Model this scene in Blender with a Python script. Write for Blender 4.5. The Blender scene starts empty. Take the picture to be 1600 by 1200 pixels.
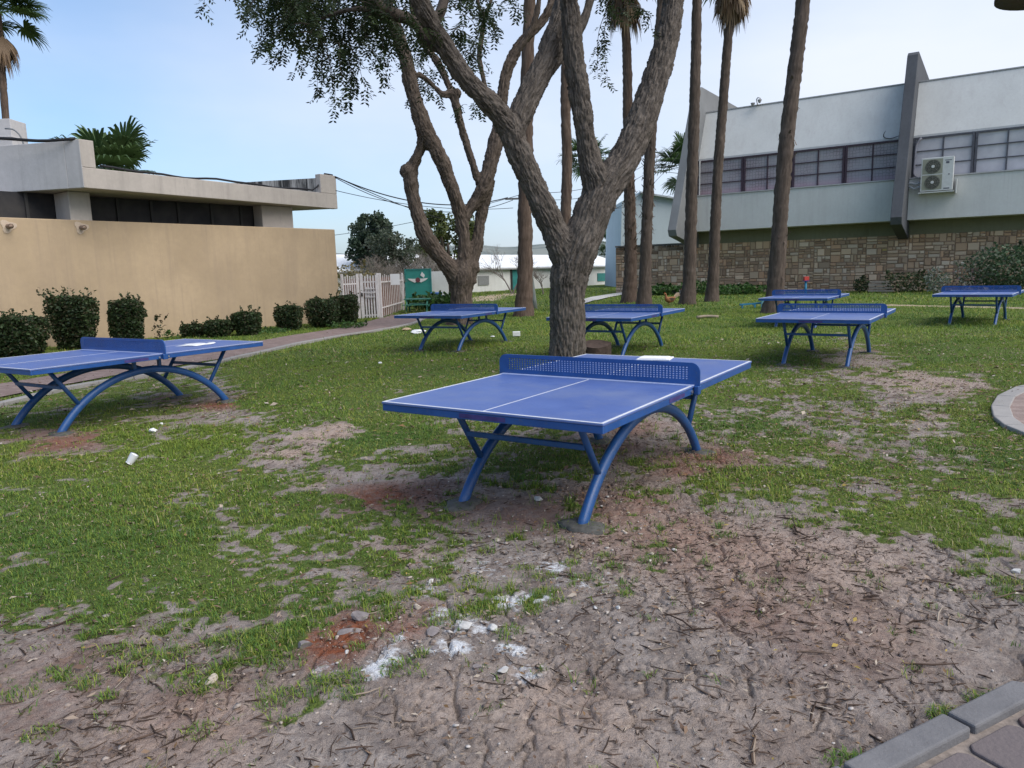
import bpy, bmesh, math, random
import numpy as np
from mathutils import Vector, Matrix, kdtree

# ------------------------------------------------------------------ camera, sky, sun, exposure
scene = bpy.context.scene
COL = scene.collection
F, PITCH, ROLL, CAMH = 1136.26, 0.153305, -0.027698, 1.4877      # focal length in pixels of a 1600 px wide frame
cp, sp, cr, sr = math.cos(PITCH), math.sin(PITCH), math.cos(ROLL), math.sin(ROLL)
cam_d = bpy.data.cameras.new('camera')
cam = bpy.data.objects.new('camera', cam_d)
COL.objects.link(cam)
R0, U0, F0 = Vector((1, 0, 0)), Vector((0, sp, cp)), Vector((0, cp, -sp))
Rr, Ur = R0 * cr + U0 * sr, U0 * cr - R0 * sr
M3 = Matrix((Rr, Ur, -F0)).transposed()
cam.matrix_world = Matrix.Translation((0, 0, CAMH)) @ M3.to_4x4()
cam_d.sensor_fit = 'HORIZONTAL'
cam_d.sensor_width = 36.0
cam_d.lens = F / 1600 * 36.0
cam_d.clip_start, cam_d.clip_end = 0.05, 5000
scene.camera = cam

SUN_EL, SUN_AZ = math.radians(48), math.radians(120)              # azimuth measured from +Y towards +X
world = bpy.data.worlds.new("World")
scene.world = world
world.use_nodes = True
wt = world.node_tree
wt.nodes.clear()
wo = wt.nodes.new('ShaderNodeOutputWorld')
bg = wt.nodes.new('ShaderNodeBackground')
sky = wt.nodes.new('ShaderNodeTexSky')
sky.sky_type = 'NISHITA'
sky.sun_disc = False
sky.sun_elevation = SUN_EL
sky.sun_rotation = SUN_AZ
sky.air_density, sky.dust_density, sky.ozone_density = 1.0, 2.0, 2.0
tc = wt.nodes.new('ShaderNodeTexCoord')
mp = wt.nodes.new('ShaderNodeMapping')
mp.inputs['Scale'].default_value = (1.0, 1.0, 2.6)
wt.links.new(tc.outputs['Generated'], mp.inputs['Vector'])
cn = wt.nodes.new('ShaderNodeTexNoise')
cn.inputs['Scale'].default_value = 1.7
cn.inputs['Detail'].default_value = 5
cn.inputs['Roughness'].default_value = 0.5
wt.links.new(mp.outputs['Vector'], cn.inputs['Vector'])
sx = wt.nodes.new('ShaderNodeSeparateXYZ')
wt.links.new(tc.outputs['Generated'], sx.inputs['Vector'])
def wmath(op, a, b, clamp=False):
    n = wt.nodes.new('ShaderNodeMath'); n.operation = op; n.use_clamp = clamp
    for k, v in enumerate((a, b)):
        if isinstance(v, (int, float)): n.inputs[k].default_value = v
        else: wt.links.new(v, n.inputs[k])
    return n.outputs[0]
cover = wmath('ADD', wmath('MULTIPLY', cn.outputs['Fac'], 1.15), wmath('MULTIPLY', sx.outputs['X'], 0.62))
cover = wmath('ADD', cover, -0.04, True)
mixc = wt.nodes.new('ShaderNodeMix'); mixc.data_type = 'RGBA'
CLOUD = (3.78, 4.06, 4.68, 1)
mixc.inputs['B'].default_value = CLOUD
wt.links.new(cover, mixc.inputs['Factor'])
skg = wt.nodes.new('ShaderNodeMix'); skg.data_type = 'RGBA'; skg.blend_type = 'MULTIPLY'
skg.inputs['Factor'].default_value = 1.0
skg.inputs['B'].default_value = (0.61, 0.79, 0.91, 1)
wt.links.new(sky.outputs['Color'], skg.inputs['A'])
wt.links.new(skg.outputs['Result'], mixc.inputs['A'])
wt.links.new(mixc.outputs['Result'], bg.inputs['Color'])
bg.inputs['Strength'].default_value = 0.10
wt.links.new(bg.outputs[0], wo.inputs['Surface'])

sun_d = bpy.data.lights.new('sun', 'SUN')
sun_d.energy = 1.5
sun_d.angle = math.radians(55)
sun_d.color = (1.0, 0.95, 0.88)
sun = bpy.data.objects.new('sun', sun_d)
COL.objects.link(sun)
sdir = Vector((math.sin(SUN_AZ) * math.cos(SUN_EL), math.cos(SUN_AZ) * math.cos(SUN_EL), math.sin(SUN_EL)))
sun.rotation_euler = (-sdir).to_track_quat('-Z', 'Y').to_euler()
sun.location = (0, 0, 30)

scene.view_settings.view_transform = 'Standard'
scene.view_settings.look = 'None'
scene.view_settings.exposure = 1.22
scene.view_settings.gamma = 1.0
scene.view_settings.use_curve_mapping = False

# ------------------------------------------------------------------ helpers
rng = np.random.default_rng(7)
random.seed(7)

def ray(px, py):
    x, y = px - 800, py - 600
    xx = cr * x + sr * y; yy = -sr * x + cr * y
    u = -yy / F
    return np.array([xx / F, cp + u * sp, -sp + u * cp])
def gp(px, py, z=0.0):                       # the point of the ground seen at a pixel of the photograph
    r = ray(px, py); t = (z - CAMH) / r[2]
    return np.array([r[0] * t, r[1] * t, z])
def at(px, py, Y):                           # the point at distance Y seen at a pixel of the photograph
    r = ray(px, py); t = Y / r[1]
    return np.array([r[0] * t, Y, CAMH + r[2] * t])
def topix(x, y, z=0.0):
    z = z - CAMH
    fw = np.maximum(y * cp - z * sp, 0.05); up = y * sp + z * cp
    a = F * x / fw; b = -F * up / fw
    return 800 + cr * a - sr * b, 600 + sr * a + cr * b

def _h(ix, iy, iz, seed):
    h = (ix.astype(np.int64) * 374761393 + iy.astype(np.int64) * 668265263 + iz.astype(np.int64) * 2147483647 + seed * 1274126177) & 0xffffffff
    h = ((h ^ (h >> 13)) * 1274126177) & 0xffffffff
    h = ((h ^ (h >> 16)) * 2246822519) & 0xffffffff
    return ((h ^ (h >> 15)) & 0xffffff) / float(0xffffff)
def vn2(x, y, seed=0):
    x = np.asarray(x, float); y = np.asarray(y, float)
    ix, iy = np.floor(x), np.floor(y); fx, fy = x - ix, y - iy
    fx = fx * fx * fx * (fx * (fx * 6 - 15) + 10); fy = fy * fy * fy * (fy * (fy * 6 - 15) + 10)
    z = np.zeros_like(ix)
    a, b = _h(ix, iy, z, seed), _h(ix + 1, iy, z, seed)
    c, d = _h(ix, iy + 1, z, seed), _h(ix + 1, iy + 1, z, seed)
    return (a * (1 - fx) + b * fx) * (1 - fy) + (c * (1 - fx) + d * fx) * fy
def vn3(x, y, w, seed=0):
    iw = np.floor(w); fw = w - iw; fw = fw * fw * (3 - 2 * fw)
    ix, iy = np.floor(x), np.floor(y); fx, fy = x - ix, y - iy
    fx = fx * fx * (3 - 2 * fx); fy = fy * fy * (3 - 2 * fy)
    o = 0
    for k in (0, 1):
        a, b = _h(ix, iy, iw + k, seed), _h(ix + 1, iy, iw + k, seed)
        c, d = _h(ix, iy + 1, iw + k, seed), _h(ix + 1, iy + 1, iw + k, seed)
        v = (a * (1 - fx) + b * fx) * (1 - fy) + (c * (1 - fx) + d * fx) * fy
        o = o + v * (fw if k else 1 - fw)
    return o
def fbm2(x, y, seed=0, octv=4, gain=0.5):
    o = 0; a = 1.0; s = 0
    for k in range(octv):
        o = o + a * vn2(x * 2 ** k + 17.3 * k, y * 2 ** k - 9.1 * k, seed + k); s += a; a *= gain
    return o / s

def obj_from(name, V, faces=None, mats=(), parent=None, off=None, smooth=False, attrs=None, fmat=None, edges=None):
    """link one mesh object; V n x 3; faces a list, or an int array n x 3 / n x 4; attrs name -> (kind, array per vertex)"""
    V = np.asarray(V, float)
    if parent is not None and off is None and parent.get('_flat'):
        off = np.array(parent.location)
    o = None
    if parent is None and off is None:
        lo, hi = V.min(0), V.max(0)
        off = np.array([(lo[0] + hi[0]) / 2, (lo[1] + hi[1]) / 2, lo[2]])
        loc = off
    else:
        loc = None
    if off is not None: V = V - off
    me = bpy.data.meshes.new(name)
    if isinstance(faces, np.ndarray):
        n, k = faces.shape
        me.vertices.add(len(V)); me.vertices.foreach_set('co', V.astype(np.float32).ravel())
        me.loops.add(n * k); me.loops.foreach_set('vertex_index', faces.astype(np.int32).ravel())
        me.polygons.add(n); me.polygons.foreach_set('loop_start', (np.arange(n) * k).astype(np.int32))
        me.update(calc_edges=True)
    else:
        me.from_pydata(V.tolist(), [], faces)
        me.update()
    for m in (mats if isinstance(mats, (list, tuple)) else [mats]): me.materials.append(m)
    if fmat is not None: me.polygons.foreach_set('material_index', np.asarray(fmat, np.int32))
    if smooth: me.polygons.foreach_set('use_smooth', np.ones(len(me.polygons), bool))
    for an, (kind, arr) in (attrs or {}).items():
        a = me.attributes.new(an, kind, 'POINT')
        arr = np.asarray(arr, np.float32)
        if kind == 'FLOAT_COLOR':
            if arr.shape[1] == 3: arr = np.hstack([arr, np.ones((len(arr), 1), np.float32)])
            a.data.foreach_set('color', arr.ravel())
        elif kind == 'FLOAT_VECTOR': a.data.foreach_set('vector', arr.ravel())
        else: a.data.foreach_set('value', arr.ravel())
    o = bpy.data.objects.new(name, me)
    COL.objects.link(o)
    if loc is not None: o.location = loc
    if parent is not None: o.parent = parent
    return o

class MB:
    """collects shapes that become one mesh object"""
    def __init__(s): s.v = []; s.f = []; s.m = []; s.cur = 0; s.n = 0; s.c = []
    def add(s, vs, fs, col=None):
        vs = np.asarray(vs, float).reshape(-1, 3)
        s.v.append(vs); s.f += [tuple(i + s.n for i in f) for f in fs]; s.m += [s.cur] * len(fs)
        s.c.append(np.tile(np.array(col if col is not None else (1, 1, 1), float), (len(vs), 1)))
        s.n += len(vs); return s
    def box(s, lo, hi, col=None):
        (x0, y0, z0), (x1, y1, z1) = lo, hi
        return s.add([(x0, y0, z0), (x1, y0, z0), (x1, y1, z0), (x0, y1, z0), (x0, y0, z1), (x1, y0, z1), (x1, y1, z1), (x0, y1, z1)],
                     [(0, 3, 2, 1), (4, 5, 6, 7), (0, 1, 5, 4), (1, 2, 6, 5), (2, 3, 7, 6), (3, 0, 4, 7)], col)
    def prism(s, poly, z0, z1, col=None):           # vertical prism over a plan polygon (counter-clockwise)
        n = len(poly)
        vs = [(p[0], p[1], z0) for p in poly] + [(p[0], p[1], z1) for p in poly]
        fs = [tuple(range(n - 1, -1, -1)), tuple(range(n, 2 * n))] + [(i, (i + 1) % n, n + (i + 1) % n, n + i) for i in range(n)]
        return s.add(vs, fs, col)
    def extrude(s, prof, x0, x1, col=None):         # profile in (y, z) swept along x
        n = len(prof)
        vs = [(x0, p[0], p[1]) for p in prof] + [(x1, p[0], p[1]) for p in prof]
        fs = [tuple(range(n)), tuple(range(2 * n - 1, n - 1, -1))] + [(i, n + i, n + (i + 1) % n, (i + 1) % n) for i in range(n)]
        return s.add(vs, fs, col)
    def beam(s, a, b, w, h, col=None, up=(0, 0, 1)):
        a, b = np.array(a, float), np.array(b, float); d = b - a; d = d / np.linalg.norm(d)
        sd = np.cross(d, up); 
        if np.linalg.norm(sd) < 1e-4: sd = np.cross(d, (0, 1, 0))
        sd = sd / np.linalg.norm(sd); u = np.cross(sd, d)
        vs = []
        for p in (a, b):
            for (i, j) in ((-1, -1), (1, -1), (1, 1), (-1, 1)): vs.append(p + sd * i * w / 2 + u * j * h / 2)
        return s.add(vs, [(0, 1, 2, 3), (7, 6, 5, 4), (0, 4, 5, 1), (1, 5, 6, 2), (2, 6, 7, 3), (3, 7, 4, 0)], col)
    def tube(s, P, r, seg=8, col=None, flat=1.0, cap=True):
        V, Q = tube_mesh(P, r, seg, flat)
        fs = [tuple(q) for q in Q]
        n = len(V) // seg
        if cap: fs += [tuple(range(seg - 1, -1, -1)), tuple(range((n - 1) * seg, n * seg))]
        return s.add(V, fs, col)
    def lathe(s, prof, c=(0, 0, 0), seg=16, col=None):
        vs = []; fs = []
        for (r, z) in prof:
            for k in range(seg):
                a = 2 * math.pi * k / seg; vs.append((c[0] + r * math.cos(a), c[1] + r * math.sin(a), c[2] + z))
        n = len(prof)
        for i in range(n - 1):
            for k in range(seg):
                k2 = (k + 1) % seg; fs.append((i * seg + k, i * seg + k2, (i + 1) * seg + k2, (i + 1) * seg + k))
        fs += [tuple(range(seg - 1, -1, -1)), tuple(range((n - 1) * seg, n * seg))]
        return s.add(vs, fs, col)
    def build(s, name, mats, parent=None, smooth=False, off=None, bevel=0.0, col=False, auto=None):
        V = np.vstack(s.v)
        o = obj_from(name, V, s.f, mats, parent, off, smooth, {'tint': ('FLOAT_COLOR', np.vstack(s.c))} if col else None, s.m)
        if bevel:
            m = o.modifiers.new('bevel', 'BEVEL'); m.width = bevel; m.segments = 2; m.limit_method = 'ANGLE'; m.angle_limit = 0.7
        if auto:
            o.data.polygons.foreach_set('use_smooth', np.ones(len(o.data.polygons), bool))
            bm = bmesh.new(); bm.from_mesh(o.data)
            for e in bm.edges:
                if len(e.link_faces) != 2 or e.calc_face_angle(0) > auto: e.smooth = False
            bm.to_mesh(o.data); bm.free()
        return o

def frames(P):
    P = np.asarray(P, float); n = len(P)
    T = np.gradient(P, axis=0); T /= np.linalg.norm(T, axis=1)[:, None] + 1e-12
    N = np.zeros_like(P)
    a = np.array([1., 0, 0]) if abs(T[0][0]) < 0.8 else np.array([0, 1., 0])
    N[0] = a - T[0] * (a @ T[0]); N[0] /= np.linalg.norm(N[0])
    for i in range(1, n):
        v = N[i - 1] - T[i] * (N[i - 1] @ T[i]); N[i] = v / (np.linalg.norm(v) + 1e-12)
    return T, N, np.cross(T, N)
def tube_mesh(P, r, seg=8, flat=1.0):
    P = np.asarray(P, float); r = np.broadcast_to(np.asarray(r, float), (len(P),))
    T, N, B = frames(P)
    a = np.arange(seg) * 2 * math.pi / seg
    V = P[:, None, :] + r[:, None, None] * (np.cos(a)[None, :, None] * N[:, None, :] + flat * np.sin(a)[None, :, None] * B[:, None, :])
    n = len(P); i = np.arange(n - 1)[:, None] * seg; k = np.arange(seg)[None, :]; k2 = (k + 1) % seg
    Q = np.stack([i + k, i + k2, i + seg + k2, i + seg + k], -1).reshape(-1, 4)
    return V.reshape(-1, 3), Q
def spline(P, step):
    """Catmull-Rom through the rows of P (any number of columns), resampled about every step of length"""
    P = np.asarray(P, float); out = []
    Q = np.vstack([2 * P[0] - P[1], P, 2 * P[-1] - P[-2]])
    for i in range(1, len(Q) - 2):
        p0, p1, p2, p3 = Q[i - 1:i + 3]
        n = max(1, int(np.linalg.norm((p2 - p1)[:3]) / step))
        for t in np.arange(n) / n:
            out.append(0.5 * (2 * p1 + (p2 - p0) * t + (2 * p0 - 5 * p1 + 4 * p2 - p3) * t * t + (3 * p1 - p0 - 3 * p2 + p3) * t ** 3))
    out.append(P[-1]); return np.array(out)

def tag(o, label=None, cat=None, group=None, kind=None):
    if label: o['label'] = label
    if cat: o['category'] = cat
    if group: o['group'] = group
    if kind: o['kind'] = kind
    return o
def thing(name, label, cat, loc=(0, 0, 0), rz=0.0, group=None):
    o = bpy.data.objects.new(name, None); COL.objects.link(o)
    o.empty_display_size = 0.2
    o.location = loc; o.rotation_euler = (0, 0, rz)
    if rz == 0: o['_flat'] = 1
    return tag(o, label, cat, group)
def copy_tree(o, parent=None):
    c = o.copy(); COL.objects.link(c)
    if parent is not None: c.parent = parent
    for ch in list(o.children): copy_tree(ch, c)
    return c

# ------------------------------------------------------------------ materials
class NT:
    def __init__(s, name, rough=0.8, spec=0.3):
        s.m = bpy.data.materials.new(name); s.m.use_nodes = True; s.t = s.m.node_tree
        s.p = s.t.nodes['Principled BSDF']; s.p.inputs['Roughness'].default_value = rough
        s.p.inputs['Specular IOR Level'].default_value = spec
    def n(s, typ, **kw):
        n = s.t.nodes.new(typ)
        for k, v in kw.items():
            if hasattr(n, k): setattr(n, k, v)
        return n
    def set(s, sock, v):
        if hasattr(v, 'is_output') or isinstance(v, bpy.types.NodeSocket): s.t.links.new(v, sock)
        elif isinstance(v, (tuple, list)) and len(v) == 3 and sock.type == 'RGBA': sock.default_value = (*v, 1)
        else: sock.default_value = v
    def coord(s, which='Object', scale=(1, 1, 1), rot=(0, 0, 0)):
        c = s.n('ShaderNodeTexCoord'); m = s.n('ShaderNodeMapping')
        m.inputs['Scale'].default_value = scale; m.inputs['Rotation'].default_value = rot
        s.t.links.new(c.outputs[which], m.inputs['Vector']); return m.outputs[0]
    def world(s, scale=(1, 1, 1)):
        c = s.n('ShaderNodeNewGeometry'); m = s.n('ShaderNodeMapping'); m.inputs['Scale'].default_value = scale
        s.t.links.new(c.outputs['Position'], m.inputs['Vector']); return m.outputs[0]
    def attr(s, name, out='Fac', scale=None):
        a = s.n('ShaderNodeAttribute'); a.attribute_name = name; o = a.outputs[out]
        if scale:
            m = s.n('ShaderNodeMapping'); m.inputs['Scale'].default_value = scale; s.t.links.new(o, m.inputs['Vector']); o = m.outputs[0]
        return o
    def noise(s, vec, scale, detail=4, rough=0.55, dist=0.0, out='Fac'):
        n = s.n('ShaderNodeTexNoise'); s.t.links.new(vec, n.inputs['Vector'])
        n.inputs['Scale'].default_value = scale; n.inputs['Detail'].default_value = detail
        n.inputs['Roughness'].default_value = rough; n.inputs['Distortion'].default_value = dist
        return n.outputs[out]
    def voro(s, vec, scale, feature='F1', out='Distance', rnd=1.0):
        n = s.n('ShaderNodeTexVoronoi'); n.feature = feature; s.t.links.new(vec, n.inputs['Vector'])
        n.inputs['Scale'].default_value = scale; n.inputs['Randomness'].default_value = rnd; return n.outputs[out]
    def ramp(s, fac, stops):
        r = s.n('ShaderNodeValToRGB'); s.t.links.new(fac, r.inputs['Fac']); e = r.color_ramp.elements
        while len(e) < len(stops): e.new(0.5)
        for k, (p, c) in enumerate(stops):
            e[k].position = p; e[k].color = (*c, 1) if len(c) == 3 else c
        return r.outputs['Color']
    def mapr(s, v, a, b, c=0.0, d=1.0):
        n = s.n('ShaderNodeMapRange'); s.t.links.new(v, n.inputs['Value'])
        for k, x in zip(('From Min', 'From Max', 'To Min', 'To Max'), (a, b, c, d)): n.inputs[k].default_value = x
        return n.outputs[0]
    def math(s, op, a, b=0.0, clamp=False):
        n = s.n('ShaderNodeMath'); n.operation = op; n.use_clamp = clamp; s.set(n.inputs[0], a); s.set(n.inputs[1], b); return n.outputs[0]
    def mix(s, fac, a, b, mode='MIX'):
        n = s.n('ShaderNodeMix'); n.data_type = 'RGBA'; n.blend_type = mode
        s.set(n.inputs['Factor'], fac); s.set(n.inputs['A'], a); s.set(n.inputs['B'], b); return n.outputs['Result']
    def bump(s, hgt, strength=0.5, dist=0.01, normal=None):
        b = s.n('ShaderNodeBump'); b.inputs['Strength'].default_value = strength; b.inputs['Distance'].default_value = dist
        s.t.links.new(hgt, b.inputs['Height'])
        if normal is not None: s.t.links.new(normal, b.inputs['Normal'])
        return b.outputs[0]
    def done(s, color=None, normal=None, rough=None, metal=None):
        if color is not None: s.set(s.p.inputs['Base Color'], color)
        if normal is not None: s.t.links.new(normal, s.p.inputs['Normal'])
        if rough is not None: s.set(s.p.inputs['Roughness'], rough)
        if metal is not None: s.p.inputs['Metallic'].default_value = metal
        return s.m

def M_plain(name, col, rough=0.6, var=0.15, scale=6.0, bump=0.0, spec=0.3, metal=0.0):
    t = NT(name, rough, spec); v = t.coord('Object')
    n = t.noise(v, scale, 5, 0.6)
    a = tuple(c * (1 - var) for c in col); b = tuple(min(1, c * (1 + var)) for c in col)
    c = t.ramp(n, [(0.3, a), (0.7, b)])
    return t.done(c, t.bump(n, 0.4, bump) if bump else None, t.mapr(n, 0.2, 0.8, rough * 0.85, min(1, rough * 1.15)), metal)
def M_plaster(name, col, stain, var=0.12, streak=0.35):
    t = NT(name, 0.9, 0.15); w = t.world()
    n1 = t.noise(w, 0.7, 6, 0.6); n2 = t.noise(w, 9.0, 5, 0.65); n3 = t.noise(t.world((2.2, 2.2, 0.22)), 1.3, 5, 0.6)
    c = t.mix(t.mapr(n1, 0.3, 0.7), tuple(x * (1 - var) for x in col), tuple(min(1, x * (1 + var)) for x in col))
    c = t.mix(t.mapr(n3, 0.52, 0.80, 0, streak), c, stain)
    n4 = t.noise(t.world((9, 9, .30)), 1.1, 5, .6); c = t.mix(t.mapr(n4, 0.56, 0.72, 0, streak * .8), c, stain)
    c = t.mix(t.mapr(n2, 0.35, 0.75, 0, 0.22), c, stain)
    return t.done(c, t.bump(n2, 0.35, 0.012))
def M_tint(name, rough=0.7, spec=0.2, bumpscale=0.0, transl=0.0):
    t = NT(name, rough, spec)
    a = t.attr('tint', 'Color')
    n = None
    if bumpscale: n = t.bump(t.noise(t.coord('Object'), bumpscale, 5), 0.5, 0.01)
    m = t.done(a, n)
    if transl:
        tr = t.n('ShaderNodeBsdfTranslucent'); t.t.links.new(a, tr.inputs['Color'])
        mx = t.n('ShaderNodeMixShader'); mx.inputs[0].default_value = transl
        out = t.t.nodes['Material Output']
        t.t.links.new(t.p.outputs[0], mx.inputs[1]); t.t.links.new(tr.outputs[0], mx.inputs[2]); t.t.links.new(mx.outputs[0], out.inputs['Surface'])
    return m
def M_bark(name, dark, light, k=1.0):
    """bark whose pattern runs along the limb: the mesh carries (a, b, s) limb coordinates"""
    t = NT(name, 0.92, 0.15)
    v = t.attr('bark', 'Vector', (1, 1, 0.16)); v2 = t.attr('bark', 'Vector', (1, 1, 0.6))
    n1 = t.noise(v, 26 * k, 6, 0.65, 0.4); n2 = t.noise(v2, 6 * k, 5, 0.6); n3 = t.noise(v, 90 * k, 4, 0.6)
    c = t.ramp(n1, [(0.30, dark), (0.52, tuple((a + b) / 2 for a, b in zip(dark, light))), (0.72, light)])
    c = t.mix(t.mapr(n2, 0.42, 0.72, 0, 0.6), c, tuple(x * 0.55 for x in light))
    return t.done(c, t.bump(n3, 0.5, 0.006, t.bump(n1, 0.9, 0.02)))
# ------------------------------------------------------------------ the ground: one sheet, its cover map, relief and cracks
CP = np.array([(50,1150,.03),(300,1150,.03),(600,1150,0),(900,1150,0),(1200,1150,0),(1400,1120,0),(1500,1000,.02),(1300,1000,0),(1100,1000,0),(900,1000,.03),
 (700,1000,.10),(600,1010,.10),(450,1050,.13),(300,1060,.16),(150,1050,.10),(50,1050,.06),(250,1020,.22),(400,990,.42),(250,985,.34),(100,990,.28),(50,940,.62),(200,930,.66),
 (350,930,.6),(480,935,.4),(560,935,.26),(620,950,.12),(580,870,.6),(450,870,.7),(300,870,.8),(150,870,.85),(30,870,.85),(650,880,.42),(720,920,.2),(800,900,.13),
 (900,910,.16),(960,880,.22),(1050,880,.12),(1050,920,.03),(850,870,.06),(700,840,.5),(800,830,.32),(600,810,.5),(540,800,.58),(450,800,.78),(300,800,.9),(150,800,.95),
 (30,800,.95),(300,720,.95),(150,720,.92),(30,740,.92),(400,740,.8),(440,700,.22),(500,680,.1),(540,662,.16),(430,720,.25),(395,690,.6),(350,680,.9),(600,700,.82),
 (560,720,.66),(500,750,.36),(590,770,.1),(660,770,.1),(650,740,.42),(620,650,.88),(550,640,.92),(450,620,.92),(560,580,.97),(700,600,.92),(650,560,.97),(760,680,.5),
 (830,670,.45),(880,700,.6),(820,720,.5),(760,770,.15),(850,790,.13),(820,760,.25),(950,770,.1),(1020,760,.2),(1080,720,.25),(1000,720,.4),(980,680,.2),(1120,720,.1),
 (1150,750,.45),(1050,800,.08),(1150,800,.14),(1250,790,.34),(1100,850,0),(1200,860,0),(1300,860,.03),(1350,830,.36),(1450,810,.52),(1500,830,.42),(1580,860,.2),
 (1450,870,.1),(1550,930,.08),(1580,720,.7),(1500,700,.46),(1400,720,.36),(1300,720,.42),(1200,700,.36),(1250,650,.34),(1350,660,.38),(1420,620,.15),(1500,600,.1),
 (1450,650,.26),(1540,660,.5),(1580,620,.7),(1500,640,.5),(1300,600,.38),(1200,600,.44),(1130,600,.58),(1100,640,.48),(1180,640,.36),(1230,560,.72),(1350,570,.3),
 (1400,590,.24),(1450,560,.9),(1580,570,.92),(1500,540,1),(1400,520,1),(1100,530,1),(1000,540,.92),(1050,560,.92),(1150,550,.95),(700,530,1),(320,635,.32),(100,690,.3),
 (200,650,.6),(350,640,.25),(270,620,.5),(30,640,.7),(450,570,1),(600,530,1),(900,520,1),(1200,510,1),(0,600,.9),(300,500,1),(800,480,1),(1100,480,1),(1500,500,1),(20,700,.6)], float)
k_ = (CP[:, 0] > 1090) & (CP[:, 1] > 570) & (CP[:, 1] < 850) & (CP[:, 2] > .05); CP[k_, 2] = np.minimum(CP[k_, 2] * 1.08 + .10, .95)
k_ = (CP[:, 0] < 620) & (CP[:, 1] > 660) & (CP[:, 1] < 900) & (CP[:, 2] > .5); CP[k_, 2] *= .88
def cover_at(x, y):
    x = np.atleast_1d(np.asarray(x, float)); y = np.atleast_1d(np.asarray(y, float))
    yy = np.maximum(y, 1.2)
    u, v = topix(x, yy)
    u = np.clip(u, -500, 2100); v = np.clip(v, 440, 1300)
    u = u + 36 * (vn2(x * 1.6, y * 1.6, 90) - .5); v = v + 22 * (vn2(x * 1.6, y * 1.6, 91) - .5)
    num = np.zeros(len(x)); den = np.zeros(len(x))
    for (a, b, g) in CP:
        sc = 1.0 if b > 560 else 1.6
        w = 1.0 / (((u - a) ** 2 + ((v - b) * 2.0 * sc) ** 2) / 900 + 0.15) ** 2
        num += w * g; den += w
    return num / den
def blobs_at(x, y, lst):
    out = np.zeros(len(x))
    for (px, py, r, s) in lst:
        q = gp(px, py)
        d = np.hypot(x - q[0], y - q[1]) / r
        d = d * (0.65 + 0.7 * fbm2(x * 3.1 / max(r, .2) * .35, y * 3.1 / max(r, .2) * .35, 55, 3))
        out = np.maximum(out, s * np.clip(1.35 - d, 0, 1))
    return out
RED = [(545,985,.20,1),(500,1000,.14,.9),(525,1012,.14,1),(610,975,.16,.6),(640,990,.10,.8),(665,950,.08,.5),(600,775,.36,.85),(650,770,.32,.6),(560,790,.2,.5),(700,790,.35,.45),(1110,715,.4,.7),(1080,735,.4,.55),
       (1180,712,.2,.5),(920,700,.5,.5),(980,670,.4,.55),(970,790,.45,.45),(1040,830,.5,.35),(1100,860,.5,.25),(350,630,.45,.9),(390,622,.3,.7),(270,620,.3,.7),(100,692,.5,.8),(40,680,.5,.5),(160,675,.4,.6),
       (1385,545,.5,.5),(1260,700,.25,.5),(1190,745,.2,.5),(1300,1000,.4,.2),(1180,965,.25,.3),(450,1000,.2,.2),(860,640,.5,.3),(300,1100,.3,.2),(80,1080,.4,.25),(840,800,.4,.4)]
WHITE = [(a, b, r * 1.5, s) for (a, b, r, s) in [(600,1040,.05,1.1),(606,1025,.05,.8),(590,1052,.05,.9),(622,1000,.05,.6),(665,920,.06,.7),(690,958,.05,.7),(712,1017,.045,1.2),(690,1015,.07,.6),(795,940,.07,1),(832,935,.06,1.1),(785,945,.06,.7),(868,885,.06,.8),(905,912,.06,.5),
         (880,905,.1,.4),(650,905,.06,.4),(795,1018,.035,1.1),(812,1022,.035,1.2),(730,985,.07,.7),(715,972,.06,.6),(820,1058,.06,.7),(760,885,.1,.45),(690,880,.15,.4),(850,870,.15,.35),(500,1050,.05,.6),(940,910,.1,.4),(640,1015,.1,.35),
         (775,1045,.08,.3),(700,905,.1,.3)]]
PALE = [(1200,880,.6,.8),(1300,880,.5,.7),(1120,850,.5,.7),(1050,840,.4,.5),(500,680,.35,.9),(450,705,.3,.8),(530,665,.25,.8),(600,840,.2,.4),(640,860,.25,.5),(1450,600,.8,.8),(1400,585,.6,.7),(1500,610,.7,.6),(300,1140,.3,.5),(700,1100,.25,.4),
        (860,1100,.3,.6),(900,1140,.3,.5),(1180,1130,.3,.3),(1480,650,.4,.5),(1230,600,.5,.5),(480,750,.2,.6),(1350,960,.4,.4)]
def axis(lo, f0, f1, hi, step, gl, gh):
    a = list(np.arange(f0, f1, step)); s = step; v = a[-1]
    while v < hi: s *= gh; v += s; a.append(v)
    s = step; v = a[0]; b = []
    while v > lo: s *= gl; v -= s; b.append(v)
    return np.array(b[::-1] + a)
def hbase(x, y):
    f = np.clip((45 - y) / 20, 0, 1)
    return f * (0.05 * (fbm2(x * .45, y * .45, 3, 3) - .5) + 0.022 * (fbm2(x * 2.3, y * 2.3, 8, 3) - .5))
def hz(x, y): return float(hbase(np.array([x]), np.array([y]))[0])
gx = axis(-900, -2.3, 2.3, 900, .0085, 1.035, 1.035)
gy = axis(-60, 1.75, 3.7, 1100, .0085, 1.12, 1.021)
X, Y = [a.ravel() for a in np.meshgrid(gx, gy)]
cov = cover_at(X, Y)
near = (Y < 9) & (np.abs(X) < 5) & (Y > 1)
def patch(x, y):                                   # how patchy the grass is at a point, 0..1
    return np.clip(0.5 + 2.1 * (0.40 * fbm2(x * 2.6, y * 2.6, 21, 3) + 0.34 * fbm2(x * 8.5, y * 8.5, 25, 2) + .26 * vn2(x * 23, y * 23, 29) - .5), 0, 1)
pt = patch(X, Y)
gr = np.clip((cov * 1.12 - pt) * 3.2 + .5, 0, 1) * np.clip(cov * 8, 0, 1)
Z = hbase(X, Y)
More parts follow.
